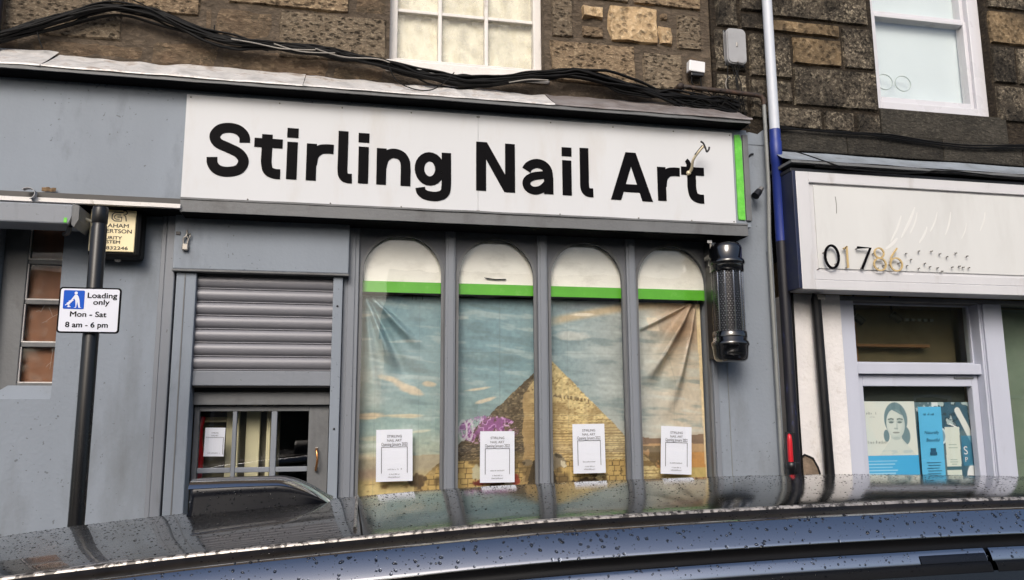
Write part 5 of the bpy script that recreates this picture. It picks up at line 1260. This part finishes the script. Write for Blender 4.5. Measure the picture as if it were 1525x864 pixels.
lf = thing('blue_leaflet', 'tall sky blue leaflet with handwriting overlapping the two posters', 'leaflet', (3.88, 4.815, 1.3))
MB().grid(4, 6, lambda u, v: (3.782 + .012 * v + .176 * u, 4.815 + .002 * math.sin(u * 4), 1.30 + .675 * v)).build('sheet', blue_lt, lf)
dk = pmat('teal_ink', (34, 84, 112), .6)
scribble(3.832, 3.912, 1.918, .018, 4.811, dk, lf, 11, True); text_mesh('Naturally', 3.825, 3.935, 1.795, 4.811, dk, lf, skew=.25); text_mesh('Beautiful', 3.835, 3.935, 1.745, 4.811, dk, lf, skew=.25)
m = MB(); m.box(3.862, 3.902, 4.810, 4.812, 1.675, 1.700, .0); m.box(3.856, 3.908, 4.8105, 4.812, 1.655, 1.6745); m.build('jar_picture', dk, lf)
m = MB()
for k in range(11): m.box(3.825 + .006 * (k % 2), 3.935 - .008 * (k % 3), 4.811, 4.812, 1.605 - k * .018, 1.608 - k * .018)
m.build('small_print', dk, lf)

bpq = thing('leaning_pipe', 'thin black downpipe leaning across the white rendered pier', 'downpipe', (3.0, 4.62, .2))
m = MB(); m.tube([(2.972, 4.62, 2.69), (2.968, 4.63, 2.66), (2.972, 4.63, 2.3), (2.983, 4.63, 1.55), (3.0, 4.63, .2)], .031, 16); m.build('pipe', black, bpq)
bx('bracket', steel, bpq, 2.955, 3.01, 4.585, 4.60, 2.655, 2.685, .003)
lp = thing('dark_downpipe', 'dark painted downpipe at the far edge of the brown stone', 'downpipe', (-1.95, 4.65, 3.7))
MB().tube([(-1.94, 4.64, 3.97), (-1.94, 4.64, 7.4)], .035, 16).build('pipe', pmat('blue_black_paint', (26, 30, 44), .4, var=.15), lp)
bx('bracket', box_white, lp, -1.955, -1.905, 4.59, 4.606, 4.005, 4.05, .004)

# ------------------------------------------------------------------ houses across the street (seen only as reflections)
def house(x0, x1, y, hgt, mat, label):
    t = thing('opposite_house', label, 'house', ((x0 + x1) / 2, y - 4, 0), 'houses across the street')
    MB().box(x0, x1, y - 8, y, 0, hgt).build('wall', mat, t)
    m = MB(); m.add([(x0 - .1, y + .15, hgt), (x1 + .1, y + .15, hgt), (x1 + .1, y - 4, hgt + 1.3), (x0 - .1, y - 4, hgt + 1.3), (x0 - .1, y - 8.1, hgt), (x1 + .1, y - 8.1, hgt)], [(0, 1, 2, 3), (3, 2, 5, 4), (0, 3, 4), (1, 5, 2)]); m.build('roof', slate, t)
    n = int((x1 - x0) / 1.9)
    for k in range(n):
        cx = x0 + (k + .5) * (x1 - x0) / n
        for z0, z1 in ((.9, 2.4), (3.4, 4.8)):
            if z1 < hgt - .1:
                f = frame_mb(cx - .5, cx + .5, z0, z1, y + .002, y + .05, .07, .07, .07, .07, .004).build('window', upvc, t)
                bx('pane', dark_glass, f, cx - .43, cx + .43, y + .003, y + .02, z0 + .07, z1 - .07, 0)
house(-16, .25, -6.2, 4.6, opp_b, 'grey harled terrace across the street on the post side')
house(1.1, 16, -6.2, 4.3, opp_m, 'cream harled terrace across the street beyond the narrow gap')

# ------------------------------------------------------------------ the wet black car
car = thing('parked_car', 'wet black car covered in raindrops parked at the kerb', 'car', (1.1, 2.1, 0))
RX = [-1.35, -1.22, -1.1, -.97, -.79, -.60, -.47, -.37, -.25, -.14, -.03, .05, .18, .34, .46, .58, .70, .83, 1.0, 1.15, 1.3, 1.44, 1.6, 1.75, 1.91, 2.1, 2.3, 2.56, 2.8, 3.0, 3.2]
DK = [(-1.35, -.26), (-1.1, -.155), (-.97, -.123), (-.79, -.098), (-.47, -.070), (-.25, -.050), (-.03, -.036), (.05, -.031), (.34, -.013), (.58, -.006), (.83, 0), (1.3, .006), (1.6, .005), (1.91, -.002), (2.3, -.016), (2.56, -.030), (2.8, -.047), (3.0, -.075), (3.2, -.12)]
DX = [p[0] for p in DK]; DZ = [p[1] for p in DK]
XS = list(np.linspace(-1.35, 3.2, 92))
def dz(x):
    return float(np.mean([np.interp(x + s, DX, DZ) for s in (-.12, -.06, 0, .06, .12)]))
def loft(prof, name, mat, x0=-9, x1=9, mirror=False, xs=None, smooth=True, shrink=True):
    """profile of (y, z) at the tallest station, carried along the roof curve"""
    xs = [x for x in (xs or XS) if x0 <= x <= x1]
    if xs[0] > x0 > -5: xs = [x0] + xs
    if xs[-1] < x1 < 5: xs = xs + [x1]
    m = MB(); n = len(prof)
    for x in xs:
        d = dz(x)
        for y, z in prof:
            k = 1.0 if z > 1.2 else max(0, (z - .5) / .7)
            if mirror: y = 4.36 - y; z = z - .022
            m.v.append((x, y, z + d * k))
    for i in range(len(xs) - 1):
        for j in range(n - 1):
            q = (i * n + j, (i + 1) * n + j, (i + 1) * n + j + 1, i * n + j + 1)
            m.f.append(q if mirror else q[::-1]); m.sm.append(smooth)
    return m.build(name, mat, car)
# roof skin between the two roof mouldings (the car stands on the road camber)
roofp = [(1.645, 1.712), (1.70, 1.7175), (1.85, 1.7225), (2.05, 1.7245), (2.25, 1.7225), (2.45, 1.7140), (2.60, 1.7030), (2.70, 1.6920), (2.715, 1.6890)]
loft(roofp, 'roof', roof_m, x1=.041)
loft(roofp, 'roof', roof_m, x0=2.25)
loft(roofp, 'glass_roof', roof_g, x0=.045, x1=2.235)
loft([(1.648, 1.706), (1.85, 1.7165), (2.05, 1.7185), (2.25, 1.7165), (2.45, 1.708), (2.71, 1.684)], 'roof_seam', black_rubber, x0=.030, x1=.055)
for side in (False, True):
    loft([(1.628, 1.700), (1.629, 1.7105), (1.632, 1.7135), (1.637, 1.7140), (1.641, 1.7125), (1.645, 1.700)], 'roof_moulding', trim_m, mirror=side)
    loft([(1.565, 1.698), (1.575, 1.6925), (1.605, 1.6965), (1.624, 1.7035), (1.630, 1.709)], 'roof_channel', channel_m, mirror=side)
    rail = [(1.5655, 1.690), (1.5635, 1.6985), (1.558, 1.6995), (1.550, 1.6955), (1.541, 1.6885), (1.533, 1.6810), (1.5255, 1.6730), (1.519, 1.6650), (1.5135, 1.6575), (1.5095, 1.6510), (1.511, 1.647)]
    loft(rail[::-1], 'roof_rail', car_m, mirror=side)
    loft([(1.492, 1.622), (1.506, 1.632), (1.508, 1.645), (1.503, 1.652)], 'door_seal', black_rubber, mirror=side)
    for a, b in ((-.9, 1.295), (1.307, 2.75)):
        loft([(1.4755, 1.606), (1.4768, 1.6115), (1.4792, 1.6175), (1.4825, 1.6245), (1.4870, 1.6300), (1.496, 1.631)], 'door_frame', car_m, x0=a, x1=b, mirror=side)
        if a < 0: loft([(1.4738, 1.6075), (1.4752, 1.6120), (1.4775, 1.6175), (1.4800, 1.6215), (1.483, 1.623)], 'pillar_cover', spoiler_m, x0=1.14, x1=1.293, mirror=side)
        loft([(1.462, 1.588), (1.466, 1.600), (1.470, 1.606), (1.475, 1.607)], 'window_seal', black_rubber, x0=a, x1=b, mirror=side)
    loft([(1.22, 1.08), (1.34, 1.35), (1.464, 1.590)], 'side_window', dark_glass, x0=-.95, x1=2.8, mirror=side)
    bl = [(1.22, .24), (1.18, .30), (1.165, .45), (1.155, .65), (1.155, .82), (1.175, .95), (1.20, 1.04), (1.22, 1.085)]
    loft(bl, 'body_side', car_m, mirror=side, xs=list(np.linspace(-1.4, 3.9, 40)))
m = MB(); m.tube(spline([(.052, y, z + .003 + dz(.052)) if False else (.052 - .024 * (2.6 - y), y, z + .002 + dz(.04)) for y, z in roofp[::-1][1:-1]], 3), .0038, 8); m.build('roof_strip', trim_m, car)
# tail and nose close the shell
def endcap(x, s, name):
    m = MB(); pr = []
    for y, z in [(1.22, .24), (1.155, .65), (1.20, 1.04), (1.46, 1.59), (1.51, 1.66), (1.645, 1.71), (2.1, 1.72), (2.715, 1.69), (2.86, 1.62), (2.90, 1.57), (3.15, 1.02), (3.19, .63), (3.13, .22)]:
        k = 1.0 if z > 1.2 else max(0, (z - .5) / .7); pr.append((x + s * .25 * (1 - abs(y - 2.18) / 1.2), y, z + dz(x) * k))
    m.add(pr, [tuple(range(len(pr)))]); m.build(name, car_m, car)
endcap(-1.38, -.3, 'tailgate'); endcap(3.22, .2, 'windscreen')
m = MB().grid(12, 6, lambda u, v: (3.2 + 1.0 * u, 1.12 + 2.12 * v, 1.10 - .22 * u ** 2 + .05 * math.sin(math.pi * v))); m.build('bonnet', car_m, car)
bx('bumper', car_m, car, 3.85, 4.25, 1.12, 3.24, .25, .88, .08); bx('bumper', car_m, car, -1.62, -1.38, 1.12, 3.24, .25, .95, .08)
for wx in (-.65, 2.95):
    for wy in (1.19, 2.94):
        m = MB(); m.lathe(wx, .34, [(.20, wy), (.30, wy - .002), (.335, wy + .02), (.34, wy + .1), (.335, wy + .2), (.30, wy + .222), (.20, wy + .22)], 28, 'y'); wh = m.build('wheel', black_rubber, car)
        m = MB(); m.lathe(wx, .34, [(0, wy + .03), (.05, wy + .015), (.06, wy + .04), (.17, wy + .03), (.20, wy + .01)], 20, 'y'); m.build('rim', steel, wh)
# raised spoiler on the far half of the roof
sx0, sx1 = -.392, -.022
def fin_top(u): return 1.7495 - .072 * max(0, (u - .60) / .40) ** 1.7 - .002 * max(0, (.3 - u) / .3)
m = MB(); nn_ = 26; ring = []
for i in range(nn_ + 1):
    u = i / nn_; x = sx0 + (sx1 - sx0) * u; zb = 1.708 + dz(x); hh = max(.003, fin_top(u) - zb)
    sk = .010 if i == 0 else (.003 if i == 1 else 0)
    ring += [(x - .8 * sk, 2.318, zb), (x + .3 * sk, 2.312, zb + hh * .25), (x + sk, 2.306, zb + hh * .55), (x + .4 * sk, 2.301, zb + hh * .80), (x, 2.318, zb + hh * .93), (x, 2.36, zb + hh), (x, 2.50, zb + hh * .95), (x, 2.60, zb + hh * .5), (x, 2.66, zb - .02)]
k = 9
fs = [(i * k + j, i * k + j + 1, (i + 1) * k + j + 1, (i + 1) * k + j) for i in range(nn_) for j in range(k - 1)] + [tuple(range(k))]
m.add(ring, fs, True); o = m.build('roof_spoiler', spoiler_m, car); recalc(o)
m = MB(); A = []
for i in range(nn_ + 1):
    u = i / nn_; x = sx0 + (sx1 - sx0) * u; zb = 1.708 + dz(x); hh = max(.003, fin_top(u) - zb); A.append((x, zb, hh))
vs = []
for x, zb, hh in A: vs += [(x, 2.2985, zb + hh * .80), (x, 2.312, zb + hh * .92), (x, 2.335, zb + hh * .985), (x, 2.37, zb + hh * 1.01)]
m.add(vs, [(4 * i + j, 4 * i + j + 1, 4 * i + 5 + j, 4 * i + 4 + j) for i in range(nn_) for j in range(3)], True); o = m.build('spoiler_rim', car_m, car)
# raindrops standing on the panels
def drops(prof, x0, x1, n, rmin, rmax, name='raindrops', flat=1.):
    m = MB(); seglen = [math.hypot(prof[i + 1][0] - prof[i][0], prof[i + 1][1] - prof[i][1]) for i in range(len(prof) - 1)]; tot = sum(seglen)
    for _ in range(n):
        x = random.uniform(x0, x1); s = random.uniform(.02, .98) * tot; i = 0
        while s > seglen[i]: s -= seglen[i]; i += 1
        t = s / seglen[i]; y = prof[i][0] + t * (prof[i + 1][0] - prof[i][0]); z = prof[i][1] + t * (prof[i + 1][1] - prof[i][1])
        tx = Vector((.02, 0, dz(x + .01) - dz(x - .01))).normalized(); ty = Vector((0, prof[i + 1][0] - prof[i][0], prof[i + 1][1] - prof[i][1])).normalized()
        nrm = tx.cross(ty).normalized(); nrm = nrm if nrm.z > 0 else -nrm
        c = Vector((x, y, z + dz(x)))
        r = rmin + (rmax - rmin) * random.random() ** 3; e = random.uniform(.8, 1.5); an = random.random() * 6.28
        ax = tx * math.cos(an) + ty * math.sin(an); ay = nrm.cross(ax)
        vs = []; seg = 7
        for q, (rr, hh) in enumerate(((1, -.05), (.8, .32), (.42, .52))):
            for p in range(seg):
                a = 2 * math.pi * p / seg; vs.append(c + ax * (r * rr * e * math.cos(a)) + ay * (r * rr * math.sin(a)) + nrm * (r * hh * flat))
        vs.append(c + nrm * r * .58 * flat)
        fs = [(q * seg + p, q * seg + (p + 1) % seg, (q + 1) * seg + (p + 1) % seg, (q + 1) * seg + p) for q in range(2) for p in range(seg)] + [(2 * seg + p, 2 * seg + (p + 1) % seg, 3 * seg) for p in range(seg)]
        m.add(vs, fs, True)
    return kind(m.build(name, drop_m, car), 'stuff')
drops(rail[2:10], -.6, 2.4, 1300, .0008, .0042)
drops([(1.4870, 1.6300), (1.4825, 1.6245), (1.4792, 1.6175), (1.4768, 1.6115)], -.3, 2.3, 520, .0007, .0032)
drops([(1.464, 1.596), (1.469, 1.605)], -.3, 2.3, 260, .0007, .0028)
drops([(1.631, 1.7135), (1.639, 1.7140)], -.9, 2.6, 420, .0008, .0028)
drops([(1.575, 1.6925), (1.605, 1.6965), (1.622, 1.703)], -.9, 2.6, 700, .0008, .0026)
drops(roofp[:-1], -1.0, .03, 5200, .0005, .0028, flat=.5)
drops(roofp[:-1], .05, 2.6, 8500, .0005, .0026, flat=.6)
def fin_drops():
    m = MB()
    for _ in range(120):
        u = random.random() * .8; x = sx0 + (sx1 - sx0) * u; zb = 1.708 + dz(x); hh = fin_top(u) - zb; v = random.uniform(.1, .75); r = random.uniform(.0010, .0030); yy = 2.317 - .020 * v
        m.lathe(x, zb + hh * v, [(0, yy - r * .5), (r * .7, yy - r * .35), (r, yy)], 7, 'y')
    kind(m.build('raindrops', drop_m, car), 'stuff')
fin_drops()
